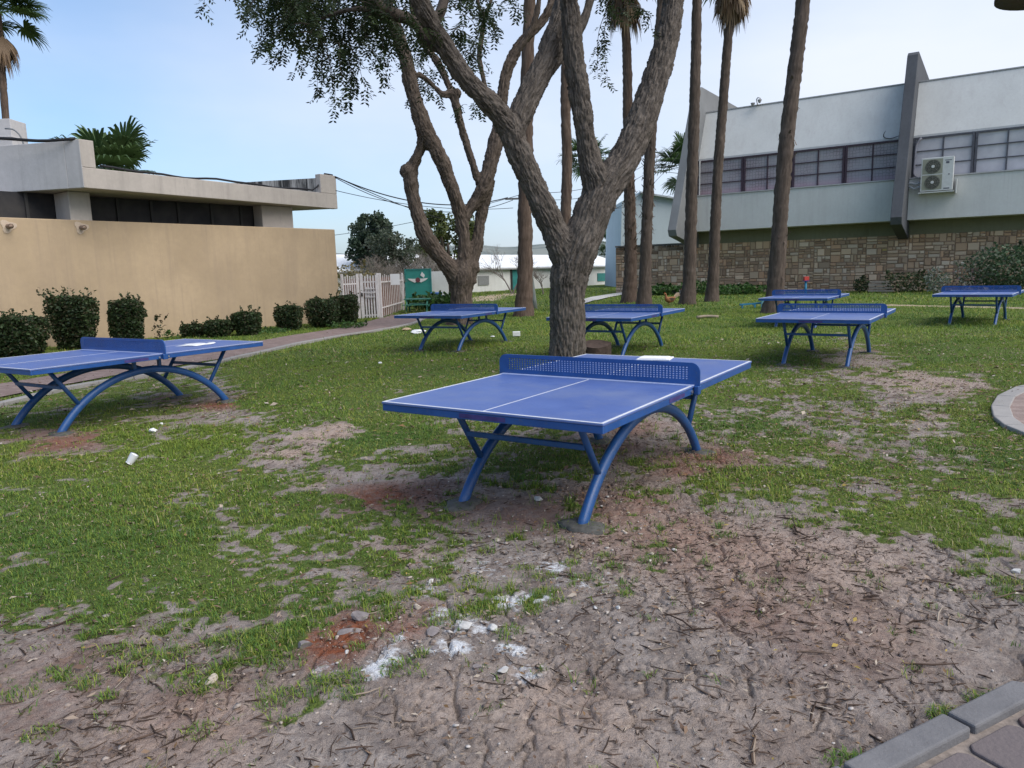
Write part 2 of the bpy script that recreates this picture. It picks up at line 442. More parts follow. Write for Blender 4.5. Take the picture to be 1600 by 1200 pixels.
bare = 1 - np.clip(cov * 1.3, 0, 1)
Xn, Yn = X[near], Y[near]
clod = fbm2(Xn * 14, Yn * 14, 31, 4, .6) - .5
ridg = np.abs(fbm2(Xn * 6 + 3, Yn * 6, 35, 3) - .5)
zz = clod * .015 * (.35 + bare[near]) + (0.06 - ridg) * .012 * bare[near] + (fbm2(Xn * 45, Yn * 45, 37, 3, .65) - .5) * .010 * bare[near]
wx = Xn + .05 * (fbm2(Xn * 7, Yn * 7, 41, 3) - .5); wy = Yn + .05 * (fbm2(Xn * 7, Yn * 7, 45, 3) - .5)
def vor_edge(x, y, cell, seed):
    cx, cy = np.floor(x / cell), np.floor(y / cell); f1 = np.full(len(x), 9.); f2 = np.full(len(x), 9.); z = np.zeros_like(cx)
    for i in (-1, 0, 1):
        for j in (-1, 0, 1):
            qx = (cx + i + .1 + .8 * _h(cx + i, cy + j, z, seed)) * cell; qy = (cy + j + .1 + .8 * _h(cx + i, cy + j, z, seed + 5)) * cell
            d = np.hypot(x - qx, y - qy); m = d < f1; f2 = np.where(m, f1, np.minimum(f2, d)); f1 = np.where(m, d, f1)
    return f2 - f1
crm = np.clip((fbm2(Xn * 1.5, Yn * 1.5, 61, 3) - .40) * 8, 0, 1) * np.clip(bare[near] * 1.6 - .3, 0, 1)
for cell, w, dep in ((.27, .013, .030), (.13, .011, .024), (.06, .008, .010)):
    e = vor_edge(wx, wy, cell, 70 + int(cell * 100)); cr_ = np.clip(1 - e / w, 0, 1)
    zz -= dep * cr_ * crm * np.clip((fbm2(Xn * 4, Yn * 4, 66 + int(cell * 100), 2) - .36) * 6, 0, 1)
fade = np.clip((9 - Yn) / 4, 0, 1) * np.clip((5 - np.abs(Xn)) / 1.5, 0, 1)
Z[near] += zz * fade
red = blobs_at(X, Y, RED); white = blobs_at(X, Y, WHITE); pale = blobs_at(X, Y, PALE)
Z[near] += (np.minimum(red[near], .8) * (fbm2(Xn * 18, Yn * 18, 77, 3) - .3) * .035 + white[near] * .004) * (Yn < 7)
# the sandy tracks far back
def seg_d(x, y, P):
    d = np.full(len(x), 1e9)
    for a, b in zip(P[:-1], P[1:]):
        ab = b - a; t = np.clip(((x - a[0]) * ab[0] + (y - a[1]) * ab[1]) / (ab @ ab), 0, 1)
        d = np.minimum(d, np.hypot(x - a[0] - t * ab[0], y - a[1] - t * ab[1]))
    return d
TRACK = [gp(*q)[:2] for q in ((1345,477),(1400,477),(1480,479),(1560,481),(1700,484))]
SAND = [gp(*q)[:2] for q in ((745,470),(770,463),(800,459))]
sand = np.clip(1.6 - seg_d(X, Y, TRACK) / .42, 0, 1) + np.clip(1.4 - seg_d(X, Y, SAND) / 1.3, 0, 1) * (.5 + .8 * vn2(X * .8, Y * .8, 5))
sand = np.clip(sand * (0.6 + 0.8 * fbm2(X * 2, Y * 1, 14, 3)), 0, 1)
gr *= 1 - np.clip(sand * 1.2, 0, 1)
nx, ny = len(gx), len(gy)
ii = (np.arange(ny - 1)[:, None] * nx + np.arange(nx - 1)[None, :]).ravel()
quads = np.stack([ii, ii + 1, ii + nx + 1, ii + nx], 1)

t = NT('soil', 0.95, 0.12)
w = t.world()
nA = t.noise(w, 1.1, 5, .6); nB = t.noise(w, 5.5, 6, .65); nC = t.noise(w, 34, 6, .7); nD = t.noise(w, 110, 4, .65); nE = t.noise(t.world((1, 1.6, 1)), 17, 5, .7); nF = t.noise(w, 2.4, 6, .7, .6)
soil = t.ramp(nB, [(.25, (.192, .156, .140)), (.5, (.325, .276, .248)), (.72, (.45, .395, .365))])
soil = t.mix(t.mapr(nA, .4, .65, 0, .28), soil, (.23, .178, .155))
soil = t.mix(t.math('MULTIPLY', t.attr('pale'), t.mapr(nE, .25, .7, .45, 1), True), soil, (.50, .370, .300))
soil = t.mix(t.mapr(nF, .50, .64, 0, .55), soil, (.155, .115, .100)); soil = t.mix(t.mapr(nC, .50, .68, 0, .55), soil, (.105, .078, .068))
soil = t.mix(t.mapr(nD, .58, .75, 0, .5), soil, (.36, .31, .29))
rf = t.math('MULTIPLY', t.attr('red'), t.mapr(nE, .2, .62, .35, 1.1), True)
soil = t.mix(rf, soil, t.ramp(nC, [(.3, (.13, .042, .022)), (.7, (.29, .098, .048))]))
wf = t.mapr(t.math('ADD', t.attr('white'), t.math('MULTIPLY', t.math('SUBTRACT', nE, .5), 2.6)), .45, .95)
soil = t.mix(t.math('MULTIPLY', wf, t.math('GREATER_THAN', t.attr('white'), .02)), soil, (.70, .71, .74))
soil = t.mix(t.attr('sand'), soil, (.42, .33, .22))
turf = t.ramp(nC, [(.28, (.048, .074, .018)), (.5, (.095, .138, .032)), (.72, (.16, .19, .056))])
turf = t.mix(t.mapr(t.noise(w, .55, 4, .6), .42, .62, 0, .6), turf, (.125, .155, .034))
turf = t.mix(t.mapr(nE, .55, .75, 0, .6), turf, (.17, .135, .09))
gf = t.mapr(t.math('ADD', t.attr('grass'), t.math('MULTIPLY', t.math('SUBTRACT', nE, .5), .9)), .28, .62)
col = t.mix(gf, soil, turf)
soil_mat = t.done(col, t.bump(nD, .7, .010, t.bump(nC, .9, .03)))
ground = obj_from('ground', np.stack([X, Y, Z], 1), quads, soil_mat, None, np.zeros(3), True,
                  {'grass': ('FLOAT', gr), 'red': ('FLOAT', red), 'white': ('FLOAT', white), 'pale': ('FLOAT', pale), 'sand': ('FLOAT', sand)})
tag(ground, kind='structure')
del X, Y, Z, quads, ii

# hills along the horizon
hx = np.linspace(-900, 900, 160); rows = [(480, 0.), (560, .75), (640, 1.), (800, .6), (1000, 0)]
HV = []
for (yy, k) in rows:
    hh = (11 + 9 * vn2(hx * .006, hx * 0 + 3, 12) + 5 * vn2(hx * .03, hx * 0, 13)) * k * 1.55
    HV.append(np.stack([hx, np.full_like(hx, yy) + 20 * vn2(hx * .01, hx * 0 + yy, 4), hh - 1], 1))
HV = np.vstack(HV); n = len(hx)
ii = (np.arange(len(rows) - 1)[:, None] * n + np.arange(n - 1)[None, :]).ravel()
t = NT('hill', .95, .1); w = t.world()
hc = t.mix(t.mapr(t.noise(w, .03, 6, .7), .4, .6), (.13, .155, .15), (.22, .235, .215))
hills = obj_from('hills', HV, np.stack([ii, ii + 1, ii + n + 1, ii + n], 1), t.done(hc), None, np.zeros(3), True)
tag(hills, kind='structure')

# ------------------------------------------------------------------ grass: short blades in tufts, thinning out over the bare soil
def free_of(x, y):                                # the paved plaza, the path and the walls carry no grass
    m = np.ones(len(x), bool)
    return m & ~paved(x, y)
def inpoly(x, y, P):
    c = np.zeros(len(x), bool); n = len(P)
    for i in range(n):
        (x0, y0), (x1, y1) = P[i][:2], P[(i + 1) % n][:2]
        with np.errstate(divide='ignore', invalid='ignore'):
            c ^= ((y0 > y) != (y1 > y)) & (x < (x1 - x0) * (y - y0) / (y1 - y0) + x0)
    return c
PATH_FAR = [gp(*q)[:2] for q in ((-420,660),(-150,622),(0,603),(150,578),(300,551),(450,526),(540,511),(590,500),(612,492))]
PATH_NEAR = [gp(*q)[:2] for q in ((-420,700),(-150,650),(0,622),(120,600),(250,577),(346,563),(450,543),(560,523),(640,508),(668,498))]
PATH_POLY = PATH_FAR + PATH_NEAR[::-1]
KERB_O = [gp(*q)[:2] for q in ((1352,1197),(1474,1134),(1584,1079))]
KERB_I = [gp(*q)[:2] for q in ((1436,1200),(1521,1157),(1600,1114))]
kd = (KERB_O[2] - KERB_O[0]); kd /= np.linalg.norm(kd); kn = np.array([kd[1], -kd[0]])      # kn points into the paving
ARC = [gp(*q)[:2] for q in ((1640,600),(1600,608),(1572,622),(1563,638),(1568,655),(1585,668),(1620,682),(1700,700))]
PLAZA = [KERB_O[0] - kd * 2.5, KERB_O[0] + kd * 6.0, KERB_O[0] + kd * 6 + kn * 4, KERB_O[0] - kd * 2.5 + kn * 4]
PLAZA2 = ARC + [ARC[-1] + np.array([2.5, -.2]), ARC[0] + np.array([3.0, .3])]
WALKW = [gp(*q)[:2] for q in ((880,480),(925,467),(960,461),(992,456))]
def paved(x, y):
    m = inpoly(x, y, PATH_POLY) | inpoly(x, y, PLAZA) | inpoly(x, y, PLAZA2)
    return m | (seg_d(x, y, WALKW) < .55)

def blades(cx, cy, cz, hgt, wid, lean, tint, seg2):
    """one curved blade per entry"""
    n = len(cx); a = rng.uniform(0, 2 * np.pi, n); d = np.stack([np.cos(a), np.sin(a)], 1); s = np.stack([-d[:, 1], d[:, 0]], 1)
    b = np.stack([cx, cy, cz], 1)
    def P(f, wv, hv, lv):
        o = b.copy(); o[:, :2] += s * (wv * wid * .5)[:, None] + d * (lv * lean * hgt)[:, None]; o[:, 2] += hv * hgt; return o
    one = np.ones(n)
    if seg2:
        V = np.stack([P(0, -one, 0 * one, 0 * one), P(0, one, 0 * one, 0 * one), P(0, .75 * one, .6 * one, .35 * one), P(0, -.75 * one, .6 * one, .35 * one), P(0, 0 * one, np.maximum(1 - .35 * lean, .3), one)], 1).reshape(-1, 3)
        k = np.arange(n)[:, None] * 5
        T = np.concatenate([k + [[0, 1, 2]], k + [[0, 2, 3]], k + [[3, 2, 4]]], 0); rep = 5
    else:
        V = np.stack([P(0, -one, 0 * one, 0 * one), P(0, one, 0 * one, 0 * one), P(0, 0 * one, np.maximum(1 - .35 * lean, .3), one)], 1).reshape(-1, 3)
        T = np.arange(n)[:, None] * 3 + [[0, 1, 2]]; rep = 3
    return V, T, np.repeat(tint, rep, 0)
def grass_tints(x, y, n):
    base = np.array([[.130, .215, .036], [.220, .280, .046], [.085, .165, .042], [.31, .31, .075], [.36, .31, .18]])
    wv = np.stack([.9 + 0 * x, .15 + 2.6 * np.clip(vn2(x * .9, y * .9, 101) - .2, 0, 1), .15 + 2.6 * np.clip(vn2(x * .8, y * .8, 102) - .3, 0, 1), .02 + .9 * np.clip(vn2(x * 1.3, y * 1.3, 103) - .45, 0, 1) * 2, .05 + .12 * vn2(x * 2, y * 2, 104)], 1)
    c = np.cumsum(wv / wv.sum(1)[:, None], 1); k = (rng.random(n)[:, None] > c).sum(1).clip(0, 4)
    return base[k] * rng.uniform(.72, 1.25, (n, 1))
TUFTS = [(760,860,4),(707,868,4),(815,886,4),(891,880,4),(909,905,5),(946,870,4),(960,887,4),(737,904,5),(852,900,5),(977,932,4),(855,927,5),(872,941,3),(730,956,7),(757,960,6),(830,955,4),(685,972,7),(617,956,5),(625,1050,6),(796,990,4),(657,1030,3),
 (345,1008,6),(362,1003,7),(385,1000,8),(405,996,8),(425,992,8),(448,986,7),(462,981,6),(430,1032,9),(415,1036,5),(320,1057,6),(330,1070,7),(300,1078,5),(430,1095,7),(517,1070,6),(495,1076,7),(545,1062,5),(550,1090,4),(135,1072,5),(82,1060,5),(30,1090,5),(62,1150,5),(220,1040,8),(280,1025,7),(240,1030,6),(190,1020,6),(310,1145,5),
 (1545,1092,5),(1535,1098,4),(1480,1115,5),(1470,1118,4),(1325,1192,5),(1562,905,4),(1132,837,5),(1010,878,4),(1030,872,4),(1555,912,3),(100,1065,3),(170,1092,3),(560,1015,3),(640,930,6),(595,940,6),(400,1010,5),(1340,1190,3)]
GV, GT, GC, off = [], [], [], 0
for (px, py, s) in TUFTS:
    q = gp(px, py); m = s * 22; rr_ = s * .011 * np.sqrt(rng.random(m)); aa = rng.uniform(0, 6.2832, m); ex = rng.uniform(1.0, 1.5)
    xx = q[0] + rr_ * np.cos(aa) * ex; yy = q[1] + rr_ * np.sin(aa)
    V, T, C = blades(xx, yy, hbase(xx, yy) - .004, rng.uniform(.022, .060, m) * (1 - rr_ / (s * .02)), .0034 * rng.uniform(.7, 1.3, m), rng.uniform(.3, 1.4, m), grass_tints(xx, yy, m), True)
    GV.append(V); GT.append(T + off); GC.append(C); off += len(V)
def sow(y0, y1, n, hmean, width, per, spread, seg2, xm=1.0):
    global off
    yy = np.sqrt(rng.uniform(y0 ** 2, y1 ** 2, n)); xx = rng.uniform(-.86, .86, n) * yy * xm + rng.uniform(-.6, .6, n)
    g = cover_at(xx, yy); ok = ((patch(xx, yy) < g * np.where(yy < 8, .98, 1.12) + rng.uniform(-.16, .12, n)) | (rng.random(n) < g * .16)) & (g > .02) & free_of(xx, yy)
    if y1 > 20: ok &= (seg_d(xx, yy, TRACK) > .45) & (seg_d(xx, yy, SAND) > 1.3 * rng.random(n))
    xx, yy, g = xx[ok], yy[ok], g[ok]
    tuftiness = np.where(g < .3, 1.25, 1.0) * (.6 + .8 * vn2(xx * 1.4, yy * 1.4, 111))
    xx = np.repeat(xx, per); yy = np.repeat(yy, per); tf = np.repeat(tuftiness, per); m = len(xx)
    r = spread * np.sqrt(rng.random(m)); a = rng.uniform(0, 6.2832, m); xx = xx + r * np.cos(a); yy = yy + r * np.sin(a)
    hg = hmean * np.where(rng.random(m) < .05, rng.uniform(1.3, 2.2, m), rng.uniform(.4, 1.3, m)) * tf
    V, T, C = blades(xx, yy, hbase(xx, yy) - .006, hg, width * rng.uniform(.7, 1.3, m), rng.uniform(.25, 1.3, m), grass_tints(xx, yy, m), seg2)
    GV.append(V); GT.append(T + off); GC.append(C); off += len(V)
sow(1.6, 4.2, 38000, .029, .0032, 8, .022, True, 1.4)
sow(4.0, 7.5, 50000, .032, .0046, 7, .03, True, 1.14)
sow(7.2, 13.5, 60000, .040, .0085, 5, .05, False)
sow(13, 26, 52000, .060, .017, 5, .09, False, 1.05)
sow(25, 60, 40000, .10, .04, 4, .2, False, 1.05)
blade_mat = M_tint('grass_blade', .65, .18, 0, .25)
grass = obj_from('grass', np.vstack(GV), np.vstack(GT), blade_mat, None, np.zeros(3), False, {'tint': ('FLOAT_COLOR', np.vstack(GC))})
tag(grass, kind='stuff')
print('grass faces', sum(len(a) for a in GT))
del GV, GT, GC

# leaf litter, twigs, gravel: nobody could count them
def litter_points(n, y0, y1, xm=.84):
    yy = np.sqrt(rng.uniform(y0 ** 2, y1 ** 2, n)); xx = rng.uniform(-xm, xm, n) * yy
    u, v = topix(xx, yy)
    k = .42 + 1.1 * np.clip(1 - np.hypot((u - 1400) / 420, (v - 690) / 170), 0, 1) + .55 * np.clip(1 - np.hypot((u - 1000) / 500, (v - 900) / 260), 0, 1) + .45 * np.clip(1 - np.hypot((u - 350) / 420, (v - 950) / 130), 0, 1) + .3 * np.clip(1 - np.hypot((u - 900) / 400, (v - 730) / 90), 0, 1)
    ok = (rng.random(n) < k * (.3 + 1.2 * vn2(xx * 1.7, yy * 1.7, 121))) & ~inpoly(xx, yy, PLAZA2) & ~(inpoly(xx, yy, PLAZA) & (rng.random(n) < .93))
    return xx[ok], yy[ok]
lx, ly = [np.concatenate(a) for a in zip(litter_points(26000, 1.6, 6), litter_points(60000, 6, 15), litter_points(9000, 15, 30))]
n = len(lx); L = rng.uniform(.006, .019, n) * np.where(ly < 4.6, .75, 1) * np.where(ly > 6, 1.5, 1) * np.where(rng.random(n) < .06, 1.8, 1); Wd = L * rng.uniform(.12, .5, n)
a = rng.uniform(0, 6.2832, n); d = np.stack([np.cos(a), np.sin(a), rng.normal(0, .18, n)], 1); s = np.stack([-np.sin(a), np.cos(a), rng.normal(0, .3, n)], 1)
c = np.stack([lx, ly, hbase(lx, ly) + rng.uniform(.004, .022, n)], 1)
up = np.array([0, 0, 1.])
V = np.stack([c - d * L[:, None], c + s * Wd[:, None] + up * (L * .22)[:, None], c + d * L[:, None] + up * (L * rng.uniform(-.1, .4, n))[:, None], c - s * Wd[:, None] + up * (L * rng.uniform(0, .3, n))[:, None]], 1).reshape(-1, 3)
k = np.arange(n)[:, None] * 4
pal = np.array([[.17, .115, .080], [.26, .20, .155], [.36, .30, .24], [.115, .075, .055], [.44, .39, .33], [.30, .22, .06], [.20, .12, .06]])
tint = pal[rng.choice(7, n, p=[.30, .24, .08, .27, .02, .02, .07])] * rng.uniform(.75, 1.2, (n, 1))
leaf_mat = M_tint('dry_leaf', .85, .15)
lit = obj_from('leaf_litter', V, np.concatenate([k + [[0, 1, 2]], k + [[0, 2, 3]]]), leaf_mat, None, np.zeros(3), False, {'tint': ('FLOAT_COLOR', np.repeat(tint, 4, 0))})
tag(lit, kind='stuff')

def prisms(A, B, r, tint, seg=4, mid=None):
    """thin bent sticks: A, B ends, r radius, mid a sideways bend"""
    n = len(A); d = B - A; ln = np.linalg.norm(d, axis=1)[:, None]; d = d / ln
    s = np.cross(d, up); s /= np.linalg.norm(s, axis=1)[:, None] + 1e-9; u = np.cross(s, d)
    C = (A + B) / 2 + s * mid[:, None] * ln
    rings = []
    for P, k in ((A, .7), (C, 1.), (B, .45)):
        for q in range(seg):
            th = 2 * np.pi * q / seg; rings.append(P + (s * np.cos(th) + u * np.sin(th)) * (r * k)[:, None])
    V = np.stack(rings, 1).reshape(-1, 3); base = np.arange(n)[:, None] * 3 * seg; Q = []
    for g in range(2):
        for q in range(seg):
            q2 = (q + 1) % seg; Q.append(base + [[g * seg + q, g * seg + q2, (g + 1) * seg + q2, (g + 1) * seg + q]])
    return V, np.concatenate(Q), np.repeat(tint, 3 * seg, 0)
def stick_points(n, y0, y1):
    yy = np.sqrt(rng.uniform(y0 ** 2, y1 ** 2, n)); xx = rng.uniform(-.8, .8, n) * yy
    cv = cover_at(xx, yy); ok = (rng.random(n) < (1 - np.clip(cv * 1.4, 0, .93)) * np.clip(2.6 * vn2(xx * 1.6, yy * 1.6, 131) - .55, .05, 1)) & ~paved(xx, yy)
    return xx[ok], yy[ok]
tx, ty = [np.concatenate(q) for q in zip(stick_points(15000, 1.6, 4.6), stick_points(12000, 4.6, 9))]
n = len(tx); a = rng.normal(.1, .75, n) + np.where(rng.random(n) < .3, 1.3, 0); ln = np.where(rng.random(n) < .62, rng.uniform(.006, .030, n), rng.gamma(2.2, .022, n).clip(.012, .26))
z = hbase(tx, ty) + rng.uniform(.001, .010, n)
A = np.stack([tx - np.cos(a) * ln / 2, ty - np.sin(a) * ln / 2, z], 1); B = np.stack([tx + np.cos(a) * ln / 2, ty + np.sin(a) * ln / 2, z + ln * rng.normal(0, .08, n)], 1)
pal = np.array([[.050, .034, .027], [.085, .058, .045], [.14, .10, .078], [.24, .19, .15], [.38, .32, .26]])
tint = pal[rng.choice(5, n, p=[.42, .32, .17, .065, .025])] * rng.uniform(.8, 1.2, (n, 1))
V, Q, tint = prisms(A, B, rng.uniform(.0009, .0030, n) * (1 + ln * 5), tint, 4, rng.normal(0, .09, n))
tw = obj_from('twigs', V, Q, M_tint('twig', .9, .1), None, np.zeros(3), False, {'tint': ('FLOAT_COLOR', tint)})
tag(tw, kind='stuff')

def stones_mesh(cx, cy, cz, size, flat, seedv):
    bm = bmesh.new(); bmesh.ops.create_icosphere(bm, subdivisions=1, radius=1.0); bv = np.array([v.co[:] for v in bm.verts]); bf = np.array([[v.index for v in f.verts] for f in bm.faces]); bm.free()
    n = len(cx); r = np.random.default_rng(seedv)
    sc = size[:, None] * np.stack([r.uniform(.7, 1.3, n), r.uniform(.6, 1.1, n), flat * r.uniform(.6, 1.1, n)], 1)
    th = r.uniform(0, 6.28, n); jig = r.uniform(.5, 1.25, (n, len(bv), 1))
    P = bv[None] * jig * sc[:, None, :]
    c, s = np.cos(th)[:, None], np.sin(th)[:, None]
    P = np.stack([P[..., 0] * c - P[..., 1] * s, P[..., 0] * s + P[..., 1] * c, P[..., 2]], -1) + np.stack([cx, cy, cz], 1)[:, None, :]
    return P.reshape(-1, 3), (np.arange(n)[:, None, None] * len(bv) + bf[None]).reshape(-1, 3), len(bv)
def gravel_points(n, px, py, sx_, sy_):
    u = rng.normal(px, sx_, n); v = rng.normal(py, sy_, n); v = np.clip(v, 620, 1190)
    q = np.array([gp(a, b) for a, b in zip(u, v)]); return q[:, 0], q[:, 1]
sx1, sy1 = [np.concatenate(q) for q in zip(gravel_points(520, 960, 830, 130, 28), gravel_points(160, 780, 850, 130, 30), gravel_points(420, 720, 980, 110, 55), gravel_points(150, 1100, 780, 140, 40), gravel_points(500, 800, 1000, 450, 120), gravel_points(120, 840, 770, 100, 14), gravel_points(150, 560, 985, 45, 22))]
ok = ~paved(sx1, sy1); sx1, sy1 = sx1[ok], sy1[ok]; n = len(sx1)
sz = rng.gamma(2.0, .0028, n).clip(.002, .017)
V, Tt, nb = stones_mesh(sx1, sy1, hbase(sx1, sy1) + sz * .35, sz, .5, 5)
pal = np.array([[.30, .24, .205], [.38, .32, .28], [.23, .175, .15], [.46, .42, .39]])
tint = pal[rng.choice(4, n)] * rng.uniform(.75, 1.1, (n, 1))
gv = obj_from('gravel', V, Tt, M_tint('pebble', .85, .2, 60), None, np.zeros(3), False, {'tint': ('FLOAT_COLOR', np.repeat(tint, nb, 0))})
tag(gv, kind='stuff')
# ------------------------------------------------------------------ paved path, plaza, concrete walk
def ribbon(name, left, right, z, mat, thick=.03):
    V = []; L = spline(np.array(left), .6); n = 40
    def res(P):
        P = np.array(P); d = np.r_[0, np.cumsum(np.linalg.norm(np.diff(P, axis=0), axis=1))]; q = np.linspace(0, d[-1], n)
        return np.stack([np.interp(q, d, P[:, 0]), np.interp(q, d, P[:, 1])], 1)
    a, b = res(left), res(right); mb = MB(); vs = []; fs = []
    m = 9
    for i in range(n):
        for j in range(m):
            p = a[i] + (b[i] - a[i]) * j / (m - 1); vs.append((p[0], p[1], hz(p[0], p[1]) + z))
    for i in range(n - 1):
        for j in range(m - 1):
            k = i * m + j; fs.append((k, k + 1, k + m + 1, k + m))
    mb.add(vs, fs); o = mb.build(name, mat, None, True, off=np.zeros(3))
    if np.mean([p.normal.z for p in o.data.polygons]) < 0: o.data.flip_normals()
    return o
def brick_mat(name, c1, c2, mort, sx=8.0, rot=0.6, msize=.02):
    t = NT(name, .9, .15); v = t.n('ShaderNodeMapping'); g = t.n('ShaderNodeNewGeometry'); t.t.links.new(g.outputs['Position'], v.inputs['Vector'])
    v.inputs['Rotation'].default_value = (0, 0, rot)
    b = t.n('ShaderNodeTexBrick'); t.t.links.new(v.outputs[0], b.inputs['Vector']); b.inputs['Scale'].default_value = sx
    b.inputs['Color1'].default_value = (*c1, 1); b.inputs['Color2'].default_value = (*c2, 1); b.inputs['Mortar'].default_value = (*mort, 1)
    b.inputs['Mortar Size'].default_value = msize; b.inputs['Mortar Smooth'].default_value = .3; b.inputs['Row Height'].default_value = .8; b.inputs['Brick Width'].default_value = 1.6
    w = t.world(); n1 = t.noise(w, 3, 5, .65); n2 = t.noise(w, 40, 5, .7)
    c = t.mix(t.mapr(n1, .42, .72, 0, .6), b.outputs['Color'], mort); c = t.mix(t.mapr(n2, .5, .75, 0, .4), c, tuple(x * .6 for x in c1))
    return t.done(c, t.bump(n2, .5, .01, t.bump(b.outputs['Fac'], -.6, .008)))
path_mat = brick_mat('path_pavers', (.20, .145, .135), (.27, .205, .19), (.17, .13, .11), 9, .35)
tag(ribbon('path', PATH_NEAR, PATH_FAR, .022, path_mat), kind='structure')
kerb_mat = M_plaster('kerb_concrete', (.30, .285, .275), (.15, .14, .13), .15, .3)
pk = MB()
P = spline(np.array([np.r_[gp(*q)[:2], 0] for q in ((-300,715),(-150,668),(0,634),(100,611),(253,586),(346,567),(450,543),(560,522),(640,508),(664,498))]), .5)
for i in range(len(P) - 1):
    a, b = P[i].copy(), P[i + 1].copy(); a[2] = hz(a[0], a[1]) + .01; b[2] = hz(b[0], b[1]) + .01
    pk.beam(a, a + (b - a) * .985, .13, .09)
tag(pk.build('path_kerb', kerb_mat, None, bevel=.008, off=np.zeros(3)), kind='structure')
walk_mat = M_plaster('walk_concrete', (.50, .48, .45), (.32, .30, .27))
WL = [gp(*q)[:2] for q in ((880,478),(925,465),(960,459.5),(990,455))]; WR = [gp(*q)[:2] for q in ((880,487),(925,471.5),(960,464),(994,457.5))]
tag(ribbon('concrete_walk', WR, WL, .05, walk_mat), kind='structure')

# the plaza in the corner: kerb blocks and pavers, each laid as real stone
zp = .03
pav_base = MB().prism([tuple(p) for p in (PLAZA[0], PLAZA[3], PLAZA[2], PLAZA[1])], -.05, zp - .012)
tag(pav_base.build('plaza_bed', M_plain('bed_sand', (.23, .19, .165), .95, .35, 40), None, off=np.zeros(3)), kind='structure')
kw = float(np.dot(KERB_I[1] - KERB_O[1], kn))
kerb = MB(); s = -2.4; L = .50; origin = KERB_O[0]
s0 = float(np.dot(KERB_O[1] - origin, kd)) - L * 3
for k in range(16):
    a = s0 + (k - 2) * L; g = .012
    lead = .05 if k == 5 else 0
    p = [origin + kd * (a + g) - kn * 0, origin + kd * (a + L - g - lead * 2.2), origin + kd * (a + L - g - lead) + kn * kw, origin + kd * (a + g + (.09 if k == 6 else 0)) + kn * kw]
    if k == 6: p[0] = origin + kd * (a + .10)
    kerb.prism([tuple(q) for q in p[::-1]], -.1, zp + .022 + .004 * math.sin(k * 2.3))
t = NT('kerb_stone', .9, .15); w = t.world()
kc = t.mix(t.mapr(t.noise(w, 4, 6, .65), .35, .7), (.135, .132, .138), (.195, .190, .195)); kc = t.mix(t.mapr(t.noise(w, 60, 5, .7), .52, .75, 0, .5), kc, (.12, .11, .11))
kerb_stone = t.done(kc, t.bump(t.noise(w, 70, 5, .7), .6, .006))
ko = kerb.build('plaza_kerb', kerb_stone, None, bevel=.008, off=np.zeros(3)); tag(ko, kind='structure')
pv = MB(); prng = random.Random(4)
cols = [(.125, .110, .113), (.14, .118, .118), (.135, .098, .093), (.155, .108, .100), (.115, .107, .115)]
rw = .17
for r in range(14):
    q0 = kw + .015 + r * rw; x = -3.0 + (r % 2) * .11; 
    while x < 6:
        ln = prng.choice([.17, .22, .22, .26]); g = .010
        c = [origin + kd * (x + g) + kn * (q0 + g), origin + kd * (x + ln - g) + kn * (q0 + g), origin + kd * (x + ln - g) + kn * (q0 + rw - g), origin + kd * (x + g) + kn * (q0 + rw - g)]
        b = .022; e = []
        for i in range(4):
            p0, p1, p2 = c[i - 1], c[i], c[(i + 1) % 4]; u1 = (p0 - p1) / np.linalg.norm(p0 - p1); u2 = (p2 - p1) / np.linalg.norm(p2 - p1)
            e += [p1 + u1 * b, p1 + u2 * b]
        cc = np.array(prng.choice(cols)) * prng.uniform(.9, 1.1)
        pv.prism([tuple(q) for q in e[::-1]], -.05, zp + prng.uniform(-.004, .004), cc); x += ln
pm = M_tint('paver_stone', .9, .15, 60)
tag(pv.build('plaza_pavers', pm, None, bevel=.006, off=np.zeros(3), col=True), kind='structure')
bm_ = MB().prism([tuple(p) for p in PLAZA2], -.06, .018)
o = bm_.build('round_paving', brick_mat('round_pavers', (.25, .185, .165), (.31, .24, .215), (.19, .155, .14), 8, .2), None, off=np.zeros(3)); tag(o, kind='structure')
ak = MB(); A = spline(np.array([np.r_[p, 0] for p in ARC]), .42)
for i in range(len(A) - 1):
    a, b = A[i].copy(), A[i + 1].copy(); a[2] = b[2] = -.022; ak.beam(a, a + (b - a) * .975, .16, .10)
tag(ak.build('round_kerb', kerb_mat, None, bevel=.01, off=np.zeros(3)), kind='structure')

# ------------------------------------------------------------------ the table tennis tables
TL, TW, TH = 1.37, .7625, .71
t = NT('blue_table_top', .34, .75); v = t.world(); n1 = t.noise(v, 5, 5, .6); n2 = t.noise(v, 160, 3, .6); n3 = t.noise(v, 1.9, 6, .7)
c = t.mix(t.mapr(n1, .3, .7), (.058, .108, .320), (.074, .130, .355)); c = t.mix(t.mapr(n3, .46, .72, 0, .34), c, (.21, .235, .30))
top_mat = t.done(c, t.bump(n2, .15, .002), t.mapr(n1, .3, .7, .42, .52))
t = NT('blue_paint', .38, .5); v = t.world(); n1 = t.noise(v, 7, 5, .6); n2 = t.noise(v, 45, 4, .6)
c = t.mix(t.mapr(n1, .3, .7), (.010, .060, .225), (.016, .080, .285)); c = t.mix(t.mapr(n2, .56, .75, 0, .5), c, (.075, .095, .15))
blue_paint = t.done(c, t.bump(n2, .2, .002), t.mapr(n1, .3, .7, .28, .46))
t = NT('blue_leg_paint', .38, .5); v = t.coord('Object'); n1 = t.noise(v, 9, 5, .6); n2 = t.noise(v, 60, 4, .65); n3 = t.noise(t.coord('Object'), 14, 4, .6)
sep = t.n('ShaderNodeSeparateXYZ'); t.t.links.new(t.coord('Object'), sep.inputs[0])
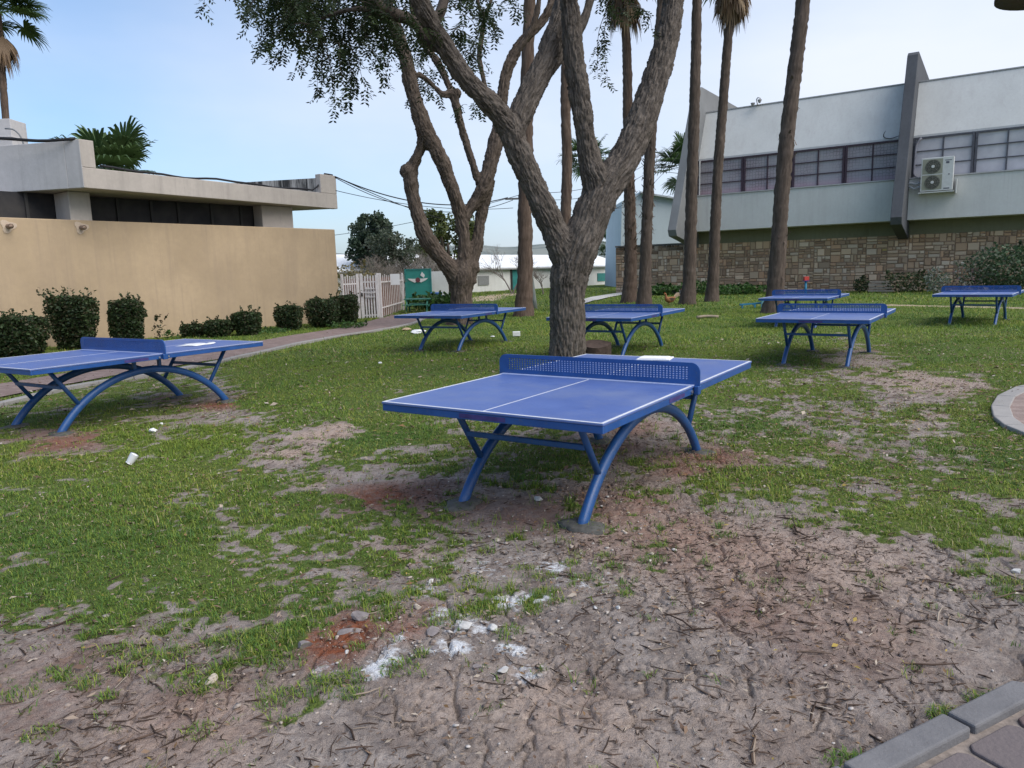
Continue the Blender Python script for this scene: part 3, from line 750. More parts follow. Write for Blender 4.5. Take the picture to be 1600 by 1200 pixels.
c = t.mix(t.mapr(n1, .3, .7), (.012, .068, .215), (.018, .086, .265)); c = t.mix(t.mapr(n2, .55, .72, 0, .5), c, (.12, .10, .09))
leg_paint = t.done(c, t.bump(n2, .2, .003), t.mapr(n1, .3, .7, .32, .5))
white_line = M_plain('white_line', (.60, .62, .68), .5, .06, 30)
bolt_mat = M_plain('steel_bolt', (.45, .46, .48), .35, .2, 30, 0, .5, .8)
label_mat = M_plain('faded_print', (.050, .038, .150), .45, .35, 14)
conc_wet = M_plain('fresh_concrete', (.088, .086, .080), .95, .35, 25, .01)

def make_table():
    r = thing('table_tennis_table', 'x', 'table')
    th = .014; z1 = TH
    for s in (-1, 1):                                           # the two halves of the playing top, met under the net
        mb = MB(); x0, x1 = sorted((s * .002, s * TL)); mb.box((x0, -TW, z1 - th), (x1, TW, z1))
        mb.build('tabletop', top_mat, r, bevel=.004, off=np.zeros(3))
    ap = MB(); hgt = .056; w = .022                             # steel rim under the edge
    for s in (-1, 1):
        ap.box((-TL + w + .004, s * (TW - .004) - (w if s > 0 else 0), z1 - hgt), (TL - w - .004, s * (TW - .004) + (0 if s > 0 else w), z1 - th - .0015))
        ap.box((s * (TL - .004) - (w if s > 0 else 0), -TW + .004, z1 - hgt), (s * (TL - .004) + (0 if s > 0 else w), TW - .004, z1 - th - .0015))
    ap.build('rim', blue_paint, r, bevel=.003, off=np.zeros(3))
    ln = MB(); e = .0015; q = .02
    for s in (-1, 1):
        a, b = sorted((s * (TL - .002), s * (TL - q))); ln.box((a, -TW + .002, z1 + .0004), (b, TW - .002, z1 + e))
        c0, c1 = sorted((s * (TW - .002), s * (TW - q)))
        for h in (-1, 1):
            u0, u1 = sorted((h * .05, h * (TL - q))); ln.box((u0, c0, z1 + .0004), (u1, c1, z1 + e))
    for h in (-1, 1):
        u0, u1 = sorted((h * .05, h * (TL - q))); ln.box((u0, -.004, z1 + .0004), (u1, .004, z1 + e))
    ln.build('court_lines', white_line, r, off=np.zeros(3))
    # bottom flange of the net, painted white where it meets the table
    fl = MB()
    for h in (-1, 1):
        u0, u1 = sorted((h * .0065, h * .046)); fl.box((u0, -TW, z1 + .0004), (u1, TW, z1 + .004))
    fl.build('net_flange', M_white_flange, r, off=np.zeros(3))
    # perforated steel net
    nt = MB(); x = .004; y0 = TW + .035; z0 = z1 - .004; zt = z1 + .150
    cols_, rows_ = 62, 6; ya, yb = -TW + .045, TW - .045; za, zb = z1 + .034, z1 + .124
    py, pz = (yb - ya) / cols_, (zb - za) / rows_; hy, hz_ = py * .60, pz * .60
    vs = []; fs = []
    for sx_ in (-x, x):
        b = len(vs)
        for i in range(cols_):
            for j in range(rows_):
                yy, zz = ya + i * py, za + j * pz; k = len(vs)
                o_ = [(sx_, yy, zz), (sx_, yy + py, zz), (sx_, yy + py, zz + pz), (sx_, yy, zz + pz)]
                m_ = [(sx_, yy + (py - hy) / 2, zz + (pz - hz_) / 2), (sx_, yy + (py + hy) / 2, zz + (pz - hz_) / 2), (sx_, yy + (py + hy) / 2, zz + (pz + hz_) / 2), (sx_, yy + (py - hy) / 2, zz + (pz + hz_) / 2)]
                vs += o_ + m_
                for e_ in range(4):
                    e2 = (e_ + 1) % 4; fs.append((k + e_, k + e2, k + 4 + e2, k + 4 + e_) if sx_ > 0 else (k + e2, k + e_, k + 4 + e_, k + 4 + e2))
    half = len(vs) // 2
    for c_ in range(cols_ * rows_):                              # the inside of every hole
        for e_ in range(4):
            e2 = (e_ + 1) % 4; fs.append((c_ * 8 + 4 + e_, c_ * 8 + 4 + e2, half + c_ * 8 + 4 + e2, half + c_ * 8 + 4 + e_))
    nt.add(vs, fs)
    def rounded(yl, yh, zl, zh, rad, n=7):
        P = [(yl, zl), (yh, zl)]
        for i in range(n + 1): a = i / n * math.pi / 2; P.append((yh - rad + rad * math.cos(a), zh - rad + rad * math.sin(a)))
        for i in range(n + 1): a = math.pi / 2 + i / n * math.pi / 2; P.append((yl + rad + rad * math.cos(a), zh - rad + rad * math.sin(a)))
        return P
    O = rounded(-y0, y0, z0, zt, .06)
    # frame: outer outline bridged to the rectangle of the perforated field
    I = []
    for (yy, zz) in O: I.append((min(max(yy, ya), yb), min(max(zz, za), zb)))
    n = len(O)
    for sx_ in (-x * 1.6, x * 1.6):
        k = nt.n; nt.add([(sx_, *p) for p in O] + [(sx_, *p) for p in I], [(i, (i + 1) % n, n + (i + 1) % n, n + i) if sx_ > 0 else ((i + 1) % n, i, n + i, n + (i + 1) % n) for i in range(n)])
    nt.add([(-x * 1.6, *p) for p in O] + [(x * 1.6, *p) for p in O], [(i, (i + 1) % n, n + (i + 1) % n, n + i) for i in range(n)])
    nt.add([(-x * 1.6, *p) for p in I] + [(x * 1.6, *p) for p in I], [((i + 1) % n, i, n + i, n + (i + 1) % n) for i in range(n)])
    nt.build('net', blue_paint, r, off=np.zeros(3))
    for s in (-1, 1):                                            # net brackets folded down over the rim, with a bolt each side
        br = MB(); a, b = sorted((s * (TW + .002), s * (TW + .034))); br.box((-.028, a, z1 - .062), (.028, b, z1 - .002)); bo = br.build('net_bracket', blue_paint, r, bevel=.006, off=np.zeros(3))
        for h in (-1, 1):
            bt = MB(); yv = s * (TW + .001); bt.tube([(h * .055, s * (TW - .005), z1 - .036), (h * .055, s * (TW + .006), z1 - .036)], .010, 8); bt.build('bolt', bolt_mat, r, off=np.zeros(3))
    for s in (-1, 1):
        lb = MB(); lb.box((-.45, s * (TW - .0035) - .0006, z1 - .048), (-.18, s * (TW - .0035) + .0006, z1 - .022)); lb.build('faded_print', label_mat, r, off=np.zeros(3))
        lb = MB(); lb.box((s * (TL - .0035) - .0006, -.16, z1 - .048), (s * (TL - .0035) + .0006, .16, z1 - .022)); lb.build('faded_print', label_mat, r, off=np.zeros(3))
    # legs: two flattened tube arches, struts, cross bars and stub posts
    Rr_ = (1.0 + .52 ** 2) / (2 * .52) * 1.0; z_c = .52 - Rr_
    def zarc(u): return math.sqrt(max(Rr_ ** 2 - u * u, 0)) + z_c
    for s in (-1, 1):
        pts = []
        for a in np.linspace(-1.035, 1.035, 41): pts.append((a, s * .44, zarc(a) - .0))
        mb = MB(); mb.tube(pts, .040, 12, flat=.80); mb.build('arched_leg', leg_paint, r, smooth=True, off=np.zeros(3))
        for h in (-1, 1):
            st = MB(); st.beam((h * .15, s * .44, .505), (h * .15, s * .44, TH - .016), .035, .035); st.build('stub_post', leg_paint, r, bevel=.004, off=np.zeros(3))
            u = h * .775; sb = MB(); sb.tube([(u, s * .44, zarc(.775)), (h * 1.06, s * .44, TH - .045)], .022, 10); sb.build('strut', leg_paint, r, smooth=True, off=np.zeros(3))
            ft = MB(); pr = random.Random(int(7 + s + 3 * h)); 
            prof = [(.001, -.03), (.20, -.03), (.20, .002), (.15, .010), (.06, .018), (.001, .020)]
            ft.lathe(prof, (h * 1.0, s * .44, 0), 18)
            V = np.vstack(ft.v); cxy = np.array([h * 1.0, s * .44]); d = V[:, :2] - cxy; ang = np.arctan2(d[:, 1], d[:, 0])
            V[:, :2] = cxy + d * (1 + .22 * np.sin(2 * ang + s) + .12 * np.sin(5 * ang + h))[:, None] * .66; ft.v = [V]
            ft.build('footing', conc_wet, r, smooth=True, off=np.zeros(3))
    for h in (-1, 1):
        cb = MB(); cb.beam((h * .935, -.43, .455), (h * .935, .43, .455), .030, .034); cb.build('cross_bar', leg_paint, r, bevel=.004, off=np.zeros(3))
    return r
M_white_flange = M_plain('flange_paint', (.44, .50, .70), .4, .1, 20)
TABLES = [((.576, 5.180), .9870, 'largest blue table tennis table, on bare reddish soil before the forked tree'),
          ((-4.440, 8.276), 1.044, 'blue table tennis table before the beige wall and shrubs, papers on its far half'),
          ((-.951, 15.001), 1.098, 'blue table tennis table in front of the many-limbed tree near the white picket gate'),
          ((1.960, 13.046), 1.030, 'blue table tennis table half hidden behind the thick forked tree trunk'),
          ((4.997, 11.375), .9728, 'blue table tennis table overlapping another behind it, by a trodden bare patch'),
          ((7.218, 17.825), .9752, 'blue table tennis table beside the leaning palm, legs hidden by another table'),
          ((11.081, 17.214), .8813, 'blue table tennis table seen end-on before the shrubs at the stone wall')]
t0 = make_table()
for i, ((x, y), yaw, lab) in enumerate(TABLES):
    o = t0 if i == 0 else copy_tree(t0)
    o.location = (x, y, 0); o.rotation_euler = (0, 0, yaw)
    tag(o, lab, 'table', 'blue table tennis tables on the lawn')
def on_table(i, u, v, z=0.0):
    (x, y), yaw, _ = TABLES[i]; c, s = math.cos(yaw), math.sin(yaw)
    return np.array([x + u * c - v * s, y + u * s + v * c, TH + z]), yaw
# ------------------------------------------------------------------ left: beige garden wall and the flat roofed building behind it
D1 = np.array([math.cos(math.radians(53.0)), math.sin(math.radians(53.0))]); N1 = np.array([D1[1], -D1[0]])     # along the wall; towards the camera
WE = at(523, 357, 24.5)[:2]; WS = WE - D1 * 22
beige = M_plaster('beige_plaster', (.430, .325, .215), (.30, .23, .175), .13, .45)
w = MB(); w.prism([tuple(p) for p in (WS, WE, WE - N1 * .25, WS - N1 * .25)], -.2, 3.02)
wall = w.build('garden_wall', beige, None, bevel=.02); tag(wall, 'long beige plastered wall behind the row of clipped shrubs', 'wall')
conc = M_plaster('roof_concrete', (.45, .405, .37), (.24, .22, .205), .10, .45)
conc_cool = M_plaster('fascia_concrete', (.46, .45, .455), (.27, .26, .26), .10, .4)
t = NT('stained_concrete', .95, .1); w = t.world(); sn = t.noise(t.world((3.0, 3.0, .25)), 1.5, 6, .7)
conc_stain = t.done(t.mix(t.mapr(sn, .44, .58), (.38, .37, .35), (.045, .045, .045)), t.bump(sn, .3, .01))
dark_glass = NT('dark_window', .5, .2)
dgv = dark_glass.world(); dark_glass = dark_glass.done(dark_glass.ramp(dark_glass.noise(dgv, 1.3, 5, .6), [(.35, (.022, .022, .026)), (.7, (.060, .055, .052))]))
dark_frame = M_plain('dark_frame', (.045, .043, .042), .6)
hb = thing('flat_roofed_building', 'low building with a flat concrete roof and dark strip windows behind the beige wall', 'building', (WE[0] - 6, WE[1] - 4, 0))
# fascia line: corner K (px 131,296) and end E (px 528,328)
K = at(132, 297, 17.55); zs = K[2]; E_ = K[:2] + D1 * 9.1
E_ = at(528, 328, 24.75)[:2]; DK = (E_ - K[:2]); LK = np.linalg.norm(DK); DK = DK / LK; NK = np.array([DK[1], -DK[0]])
d3 = np.array([-.977, .213]); zs = 3.70
n3 = np.array([-d3[1], d3[0]]); n3 = n3 if n3[1] < 0 else -n3
Kp = K[:2]
zt1, zt0 = 4.17, 4.80
f = MB()
f.prism([tuple(q) for q in (Kp, E_, E_ - NK * .22, Kp - NK * .22 + DK * .1)], zs, zt1)                            # long right fascia
f.build('fascia', conc, hb, bevel=.015)
f = MB(); f.prism([tuple(q) for q in (Kp + d3 * .002, Kp - NK * .002 + DK * .34, Kp + DK * .34 - NK * .42, Kp + d3 * .42 - NK * .1)], zt1 + .003, zt0); f.build('corner_block', conc, hb, bevel=.015)
f = MB(); f.prism([tuple(q) for q in (Kp + d3 * .425, Kp + d3 * .001 , Kp + d3 * .001 - n3 * .2, Kp + d3 * .425 - n3 * .2)], zs + .002, zt0 - .01)
f.prism([tuple(q) for q in (Kp + d3 * 14, Kp + d3 * .43, Kp + d3 * .43 - n3 * .2, Kp + d3 * 14 - n3 * .2)], zs, zt0 - .02)
f.build('front_fascia', conc_cool, hb, bevel=.012)
f = MB(); f.prism([tuple(q) for q in (E_ - DK * .72, E_ + DK * .001, E_ - NK * .22 + DK * .001, E_ - NK * .22 - DK * .72)], zt1 + .002, 4.76); f.build('end_block', conc, hb, bevel=.015)
f = MB(); f.prism([tuple(q) for q in (E_ - NK * .23 - DK * .08, E_ - NK * .23 + d3 * 6.5 - DK * .08, E_ - NK * .23 + d3 * 6.5 + DK * .12, E_ - NK * .23 + DK * .12)][::1], zs + .1, 4.73); f.build('back_parapet', conc_stain, hb)
f = MB(); f.prism([tuple(q) for q in (Kp + DK * .2 - NK * .2, E_ - DK * .1 - NK * .2, E_ + d3 * 9, Kp + d3 * 14 - n3 * .2, Kp + d3 * .45 - n3 * .2)], zs + .004, zt1 - .15); f.build('roof_slab', conc, hb)
# columns and clerestory glass
bw = WE - N1 * .35
def wpt(px):                                                     # point of the wall line under a pixel column
    r = ray(px, 345); r = r[:2] / r[1]; A = np.array([r, -D1]).T; s = np.linalg.solve(A, WS - N1 * .12); return WS - N1 * .12 + D1 * s[1], s[1]
for k, (pa, pb) in enumerate(((108, 142), (418, 466))):
    a, b = wpt(pa)[0], wpt(pb)[0]
    c = MB(); dd = .5
    c.prism([tuple(q) for q in (a + N1 * (.10 if k == 0 else -.25), b + N1 * (.10 if k == 0 else -.25), b - N1 * (dd + .2), a - N1 * (dd + .2))], 2.98 if k else 2.86, zs - .003); c.build('column', conc, hb, bevel=.02)
gl = MB(); a, b = wpt(-300)[0], wpt(440)[0]; gl.prism([tuple(q) for q in (a - N1 * .75, b - N1 * .75, b - N1 * .8, a - N1 * .8)], 2.5, zs - .004); gl.build('strip_window', dark_glass, hb)
for px in (14, 62, 205, 258, 300, 352, 398):
    fr = MB(); a = wpt(px)[0]; fr.prism([tuple(q) for q in (a - N1 * .70, a - N1 * .70 + D1 * .07, a - N1 * .76 + D1 * .07, a - N1 * .76)], 2.5, zs - .006); fr.build('window_mullion', dark_frame, hb)
cw = MB(); a, b = wpt(466)[0], wpt(440)[0]; cw.prism([tuple(q) for q in (WS - N1 * .9, a - N1 * .9, a - N1 * 7, WS - N1 * 7)], -.1, zs - .004); cw.build('body', conc, hb)
# drain pipes poking through the wall, each with a patch of pale mortar
pale_m = M_plain('mortar_patch', (.50, .40, .31), .95, .12, 20, .01)
pipe_m = M_plain('clay_pipe', (.24, .17, .13), .8, .3, 20)
for px, py in ((8, 354), (122, 356)):
    a, s = wpt(px); z = at(px, py, a[1])[2]; q = a + N1 * .12
    r = thing('drain_pipe', 'short drain pipe poking out of the beige wall ' + ('at the frame edge' if px < 50 else 'below the pale concrete column'), 'pipe', (q[0], q[1], z), group='drain pipes in the beige wall')
    m = MB(); n_ = np.r_[N1, 0]; P0 = np.r_[q, z]
    m.tube([P0 - n_ * .05, P0 + n_ * .18 + np.array([0, 0, -.01])], .055, 14, cap=False); m.tube([P0 + n_ * .18 + np.array([0, 0, -.01]), P0 - n_ * .05], .043, 14); m.build('pipe', pipe_m, r, smooth=True)
    m = MB(); V = []
    for k in range(18):
        th = k / 18 * 6.2832; rr = (.15 + .04 * math.sin(3 * th + 1)) ; V.append(P0 + n_ * .012 + np.r_[D1, 0] * rr * math.cos(th) + np.array([0, 0, 1.]) * rr * .9 * math.sin(th))
    V2 = [p - n_ * .03 for p in V]; m.add(V + V2, [tuple(range(18)), tuple(range(35, 17, -1))] + [(k, 18 + k, 18 + (k + 1) % 18, (k + 1) % 18) for k in range(18)]); m.build('mortar_patch', pale_m, r)
# chimney like pillar and bent conduit at the frame edge
pl = MB(); a = at(4, 222, 24.5); b = at(15, 185, 24.5); pl.box((b[0] - .9, 24.5, zt1 - .2), (b[0], 25.3, b[2])); pl.box((b[0] - .9, 24.44, at(4, 214, 24.5)[2] - .02), (b[0] + .03, 25.3, at(4, 214, 24.5)[2] + .02))
pl.build('roof_pillar', conc_cool, hb, bevel=.02)
cable_m = M_plain('black_cable', (.015, .015, .018), .6)
m = MB(); m.tube(spline([at(8, 201, 21), at(20, 202, 21), at(30, 210, 21), at(36, 222, 21), at(38, 234, 21)], .08), .022, 8); tag(m.build('conduit', M_plain('grey_conduit', (.16, .17, .18), .5), None, True), 'thin grey conduit arching over the roof edge beside the pale pillar', 'conduit')
m = MB(); pts = [at(-60, 214, 17.3), at(0, 216, 17.4), at(60, 220, 17.45), at(95, 218.5, 17.5), at(118, 216.5, 17.6)]; m.tube(spline(pts, .15), .035, 8)
tag(m.build('roof_cable', cable_m, None, True), 'thick black cable lying along the higher roof edge', 'cable')
m = MB(); c0 = Kp - NK * .1; L_ = LK
pts = [np.r_[c0 + DK * d, zt1 + .035 + .05 * max(0, math.sin(d * 1.9)) + .02 * math.sin(d * 4)] for d in np.linspace(.5, L_ - 1.0, 22)] + [np.r_[c0 + DK * (L_ - .6), 4.5], np.r_[c0 + DK * (L_ - .4), 4.80], np.r_[c0 + DK * (L_ - .05), 4.79]]
m.tube(spline(pts, .2), .028, 8)
tag(m.build('roof_cable', cable_m, None, True), 'wavy black cable lying along the lower roof edge above the beige wall', 'cable')

# ------------------------------------------------------------------ right: grey building with slanted fins over a rubble stone base
FI = 33.29
P0b = gp(1600, 453); be2 = np.array([.836, -.549, 0]); be1 = np.array([.549, .836, 0])
def onplane(px, py, P, n):
    r = ray(px, py); o = np.array([0, 0, CAMH]); tt = np.dot(P - o, n) / np.dot(r, n); return o + r * tt
PLb = onplane(1081, 355, P0b - be1 * 1.2, be1); PLb[2] = 0
gb = thing('grey_office_building', 'grey two storey building with slanted concrete fins over a rubble stone base', 'building', PLb, -math.radians(FI))
Z0 = np.zeros(3)
paint_grey = M_plaster('pale_grey_render', (.60, .60, .58), (.42, .39, .385), .06, .32)
fin_m = M_plaster('fin_concrete', (.088, .092, .102), (.05, .052, .06), .12, .5)
fin_rough = M_plaster('rough_fin_concrete', (.19, .195, .20), (.16, .165, .17), .15, .4)
olive = M_plaster('olive_render', (.205, .20, .135), (.12, .11, .075), .1, .4)
S1, S2, SE = 0.0, 10.13, 20.5
FT = .47
def seg(s0, s1):
    m = MB(); m.extrude([(0, 3.40), (1.18, 3.40), (1.18, 5.30), (0.02, 5.30)], s0, s1); m.build('lower_panel', paint_grey, gb, off=Z0, bevel=.01)
    m = MB(); m.extrude([(-.03, 5.305), (.98, 5.345), (.98, 5.40), (-.03, 5.36)], s0, s1); m.build('sill', conc_cool, gb, off=Z0)
    m = MB(); m.extrude([(1.02, 7.30), (1.02, 7.42), (2.16, 10.08), (2.6, 10.08), (2.6, 7.30)], s0, s1); m.build('upper_panel', paint_grey, gb, off=Z0, bevel=.01)
    m = MB(); m.extrude([(2.12, 10.085), (2.12, 10.14), (2.7, 10.14), (2.7, 10.085)], s0, s1); m.build('coping', conc_cool, gb, off=Z0)
seg(S1, S2 - .001); seg(S2 + FT, SE)
m = MB(); m.extrude([(1.25, 2.78), (9, 2.78), (9, 10.0), (2.62, 10.0), (2.62, 7.28), (1.25, 7.28)], S1 + .01, SE); 
m = MB(); m.extrude([(1.6, 5.35), (9, 5.35), (9, 10.0), (2.61, 10.0), (2.61, 7.29), (1.6, 7.29)], S1 + .01, SE); m.build('core', M_plain('dark_room', (.10, .095, .10), .9), gb, off=Z0)
m = MB(); m.extrude([(1.19, 2.74), (9, 2.74), (9, 5.34), (1.19, 5.34)], S1 - .2, SE); m.build('lower_wall', olive, gb, off=Z0)
for s in (S1 - FT, S2):
    m = MB(); m.extrude([(-2.45, 3.44), (-2.30, 3.12), (1.17, 2.55), (9.5, 2.55), (9.5, 11.42), (1.45, 11.36), (1.15, 11.18)], s, s + FT); m.build('fin', fin_m if s > 0 else fin_rough, gb, off=Z0, bevel=.02)
# windows: deep purple brown frames, lace curtains to the left of the middle fin, pale blinds to its right
t = NT('lace_curtain', .35, .5); v = t.coord('Object', (1, 1, 1)); sp_ = t.n('ShaderNodeSeparateXYZ'); t.t.links.new(v, sp_.inputs[0]); cb_ = t.n('ShaderNodeCombineXYZ'); t.t.links.new(sp_.outputs[0], cb_.inputs[0]); t.t.links.new(sp_.outputs[2], cb_.inputs[1])
vo = t.voro(cb_.outputs[0], 6.5, 'DISTANCE_TO_EDGE', 'Distance', .35); n1 = t.noise(v, .55, 4, .6)
c = t.mix(t.mapr(vo, .02, .09), (.085, .068, .085), (.285, .245, .265)); c = t.mix(t.mapr(n1, .40, .62, 0, .8), c, (.33, .32, .34)); c = t.mix(t.mapr(sp_.outputs[2], 5.35, 5.75, .5, 0), c, (.50, .27, .34))
lace = t.done(c)
t = NT('roller_blind', .4, .4); v = t.coord('Object'); c = t.mix(t.mapr(t.noise(v, 1.1, 4, .6), .35, .65), (.40, .39, .42), (.52, .51, .53)); blind = t.done(c)
wf_m = M_plain('window_frame_paint', (.055, .035, .047), .5, .25, 12)
wf_g = M_plain('grey_window_frame', (.085, .085, .10), .5, .25, 12)
def window(s0, s1, glass, fm, white_end=False):
    a0, z0, z1 = .86, 5.385, 7.30
    p = MB(); p.box((s0 + .02, a0 + .07, z0), (s1 - .02, a0 + .10, z1)); pane = None
    f = MB(); wv = .10
    f.box((s0, a0, z0 + .0), (s0 + wv, a0 + .14, z1)); f.box((s1 - wv, a0 + .002, z0), (s1, a0 + .138, z1))
    f.box((s0 + wv, a0 + .004, z0), (s1 - wv, a0 + .13, z0 + .06)); f.box((s0 + wv, a0 + .004, z1 - .09), (s1 - wv, a0 + .13, z1))
    mid = (s0 + s1) / 2; f.box((mid - .03, a0 + .01, z0 + .06), (mid + .03, a0 + .069, z1 - .09))
    for zz in (z0 + .64, z0 + 1.26): f.box((s0 + wv, a0 + .016, zz - .022), (mid - .03, a0 + .068, zz + .022)); f.box((mid + .03, a0 + .016, zz - .022), (s1 - wv, a0 + .068, zz + .022))
    o = f.build('window', fm, gb, off=Z0); p.build('pane', glass, o, off=Z0)
bay = (S2 - S1) / 4
for k in range(4): window(S1 + k * bay + .012, S1 + (k + 1) * bay - .012, lace, wf_m)
for k in range(4): window(S2 + FT + .012 + k * bay, S2 + FT + (k + 1) * bay - .012, blind, wf_g)
wpst = MB(); wpst.box((S1 + .10, .80, 5.385), (S1 + .16, .855, 7.3)); wpst.build('downpipe', M_plain('white_pipe', (.6, .6, .6), .5), gb, off=Z0)
# dark roller guide and loose cable by the middle fin
m = MB(); m.tube(spline([(S2 - .02, 2.0, 9.6), (S2 - .25, 1.75, 8.9), (S2 - .75, 1.25, 7.9), (S2 - .85, 1.05, 7.55), (S2 - .55, .95, 7.4), (S2 - .06, .9, 7.5)], .15), .016, 6); m.build('loose_cable', cable_m, gb, True, off=Z0)
m = MB(); m.tube(spline([(S2 + FT + .35, .82, 7.25), (S2 + FT + .16, .80, 7.0), (S2 + FT + .12, .80, 6.4), (S2 + FT + .12, .8, 5.6), (S2 + FT + .3, .6, 5.42)], .12), .05, 8); m.build('pipe_run', M_plain('pipe_wrap', (.20, .20, .23), .7), gb, True, off=Z0)
# rubble stone wall, stone by stone
swm = M_tint('rubble_stone', .92, .12, 9); sw = MB(); prng = random.Random(11); z = -.15; row = 0
SCOLS = [(.46, .315, .205), (.51, .37, .25), (.39, .26, .17), (.54, .40, .285), (.35, .235, .16), (.48, .30, .19), (.57, .45, .34), (.42, .30, .21)]
a_f = 1.20
SW0, SW1 = -5.2, SE
def stone(s0, s1, z0, z1, cc):
    pr = prng.uniform(0, .045); j = lambda: prng.uniform(-.018, .018); g = .009; e = .026; f0 = a_f - pr - .015
    sw.add([(s0 + g, a_f + .02, z0 + g), (s1 - g, a_f + .02, z0 + g), (s1 - g, a_f + .02, z1 - g), (s0 + g, a_f + .02, z1 - g),
            (s0 + g + e + j(), f0, z0 + g + e + j()), (s1 - g - e + j(), f0, z0 + g + e + j()), (s1 - g - e + j(), f0, z1 - g - e + j()), (s0 + g + e + j(), f0, z1 - g - e + j())],
           [(4, 5, 6, 7), (0, 1, 5, 4), (1, 2, 6, 5), (2, 3, 7, 6), (3, 0, 4, 7)], cc)
s0_ = SW0
while s0_ < SW1:                                                  # short bays whose courses do not line up
    s1_ = min(s0_ + prng.uniform(.7, 1.9), SW1); z = -.15
    while z < 2.72:
        h = prng.choice([.13, .17, .21, .26, .32, .38]); h = 2.76 - z if 2.76 - z - h < .12 else h; s = s0_
        while s < s1_ - .01:
            lw = prng.choice([.16, .22, .30, .38, .5]); lw = s1_ - s if s1_ - s - lw < .12 else lw
            def colr():
                cc = np.array(prng.choice(SCOLS)) * prng.uniform(.82, 1.38)
                if prng.random() < .005: cc = np.array((.46, .34, .14))
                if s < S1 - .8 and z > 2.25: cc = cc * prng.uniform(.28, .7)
                return cc
            r_ = prng.random()
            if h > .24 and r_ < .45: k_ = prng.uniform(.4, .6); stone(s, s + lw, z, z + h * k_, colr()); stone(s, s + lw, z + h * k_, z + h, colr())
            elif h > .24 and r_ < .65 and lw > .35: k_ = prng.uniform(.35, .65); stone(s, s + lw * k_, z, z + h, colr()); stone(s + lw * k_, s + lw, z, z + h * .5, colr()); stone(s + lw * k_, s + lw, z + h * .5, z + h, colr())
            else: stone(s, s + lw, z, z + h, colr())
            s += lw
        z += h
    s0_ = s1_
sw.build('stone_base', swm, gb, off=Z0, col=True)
m = MB(); m.box((SW0, a_f + .006, -.2), (SW1, a_f + .45, 2.735)); m.build('mortar_core', M_plain('mortar', (.29, .21, .15), .95, .25, 12), gb, off=Z0)
m = MB(); m.box((SW0 - .03, a_f - .05, 2.765), (S1 - .5, a_f + .5, 2.86)); m.build('wall_coping', M_plaster('dark_coping', (.16, .145, .13), (.05, .048, .045), .3, .8), gb, off=Z0, bevel=.02)
# air conditioner on the lower panel
def bl(s, a, z): return PLb + be2 * s + be1 * a + np.array([0, 0, z])
q = onplane(1437, 300, bl(0, -.55, 0), be1); qs = float(np.dot(q - PLb, be2)); qz = float(q[2])
q2 = onplane(1488, 296, bl(0, -.55, 0), be1); qs2 = float(np.dot(q2 - PLb, be2)); qz2 = float(onplane(1441, 248, bl(0, -.55, 0), be1)[2])
W_, H_ = qs2 - qs, qz2 - qz
ac = thing('air_conditioner', 'white outdoor air conditioner with two stacked fans on the grey facade', 'air conditioner', bl(qs, 0, qz), -math.radians(FI))
ac_m = M_plain('ac_white', (.60, .60, .58), .45, .08, 8); ac_d = M_plain('ac_dark', (.085, .085, .07), .6, .3, 25); ac_l = M_plain('ac_mark', (.10, .10, .13), .5)
m = MB(); m.box((0, -.55, 0), (W_, -.12, H_)); m.build('casing', ac_m, ac, off=Z0, bevel=.02)
fw = W_ * .62
for k in (0, 1):
    cz = H_ * (.25 + .5 * k) + (.02 if k == 0 else -.02); cx = W_ * .06 + fw / 2; rd = H_ * .205
    g_ = MB(); g_.box((W_ * .045, -.556, cz - H_ * .222), (W_ * .045 + fw, -.5505, cz + H_ * .222)); pnl = g_.build('fan_panel', M_plain('ac_panel', (.30, .30, .235), .6), ac, off=Z0)
    g_ = MB(); g_.tube([(cx, -.552, cz), (cx, -.575, cz)], rd, 28); g_.build('fan_grille', ac_d, pnl, off=Z0)
    g_ = MB()
    for q_ in range(1, 5):
        th = np.linspace(0, 2 * np.pi, 29); g_.tube(np.stack([cx + rd * q_ / 4.4 * np.cos(th), 0 * th - .582, cz + rd * q_ / 4.4 * np.sin(th)], 1), .006, 4, cap=False)
    for q_ in range(8):
        an = q_ * math.pi / 4; g_.tube([(cx, -.583, cz), (cx + rd * math.cos(an), -.583, cz + rd * math.sin(an))], .006, 4)
    g_.build('grille_wire', M_plain('grille_wire', (.22, .22, .19), .5), pnl, off=Z0)
    g_ = MB(); g_.tube([(cx, -.58, cz), (cx, -.60, cz)], rd * .22, 14); g_.build('fan_hub', ac_m, pnl, off=Z0)
m = MB()
for (u0, u1, v0, v1) in ((.72, .93, .885, .905), (.76, .86, .80, .86), (.84, .89, .46, .49), (.72, .90, .045, .075)): m.box((W_ * u0, -.5555, H_ * v0), (W_ * u1, -.5502, H_ * v1))
m.build('printed_marks', ac_l, ac, off=Z0)
m = MB(); m.box((-.06, -.58, -.075), (W_ + .06, -.02, -.03)); m.box((W_ + .12, -.45, -.15), (W_ + .16, -.02, .5)); m.build('wall_bracket', ac_m, ac, off=Z0)
m = MB(); m.tube(spline([(-.02, -.3, H_ * .30), (-.2, -.25, H_ * .26), (-.4, -.2, H_ * .30), (-.62, -.1, H_ * .29)], .1), .05, 8); m.tube(spline([(-.02, -.35, H_ * .18), (-.25, -.3, H_ * .12), (-.45, -.2, H_ * .2), (-.66, -.1, H_ * .26)], .1), .04, 8)
m.build('hose', M_plain('insulated_hose', (.42, .44, .47), .7), ac, True, off=Z0)
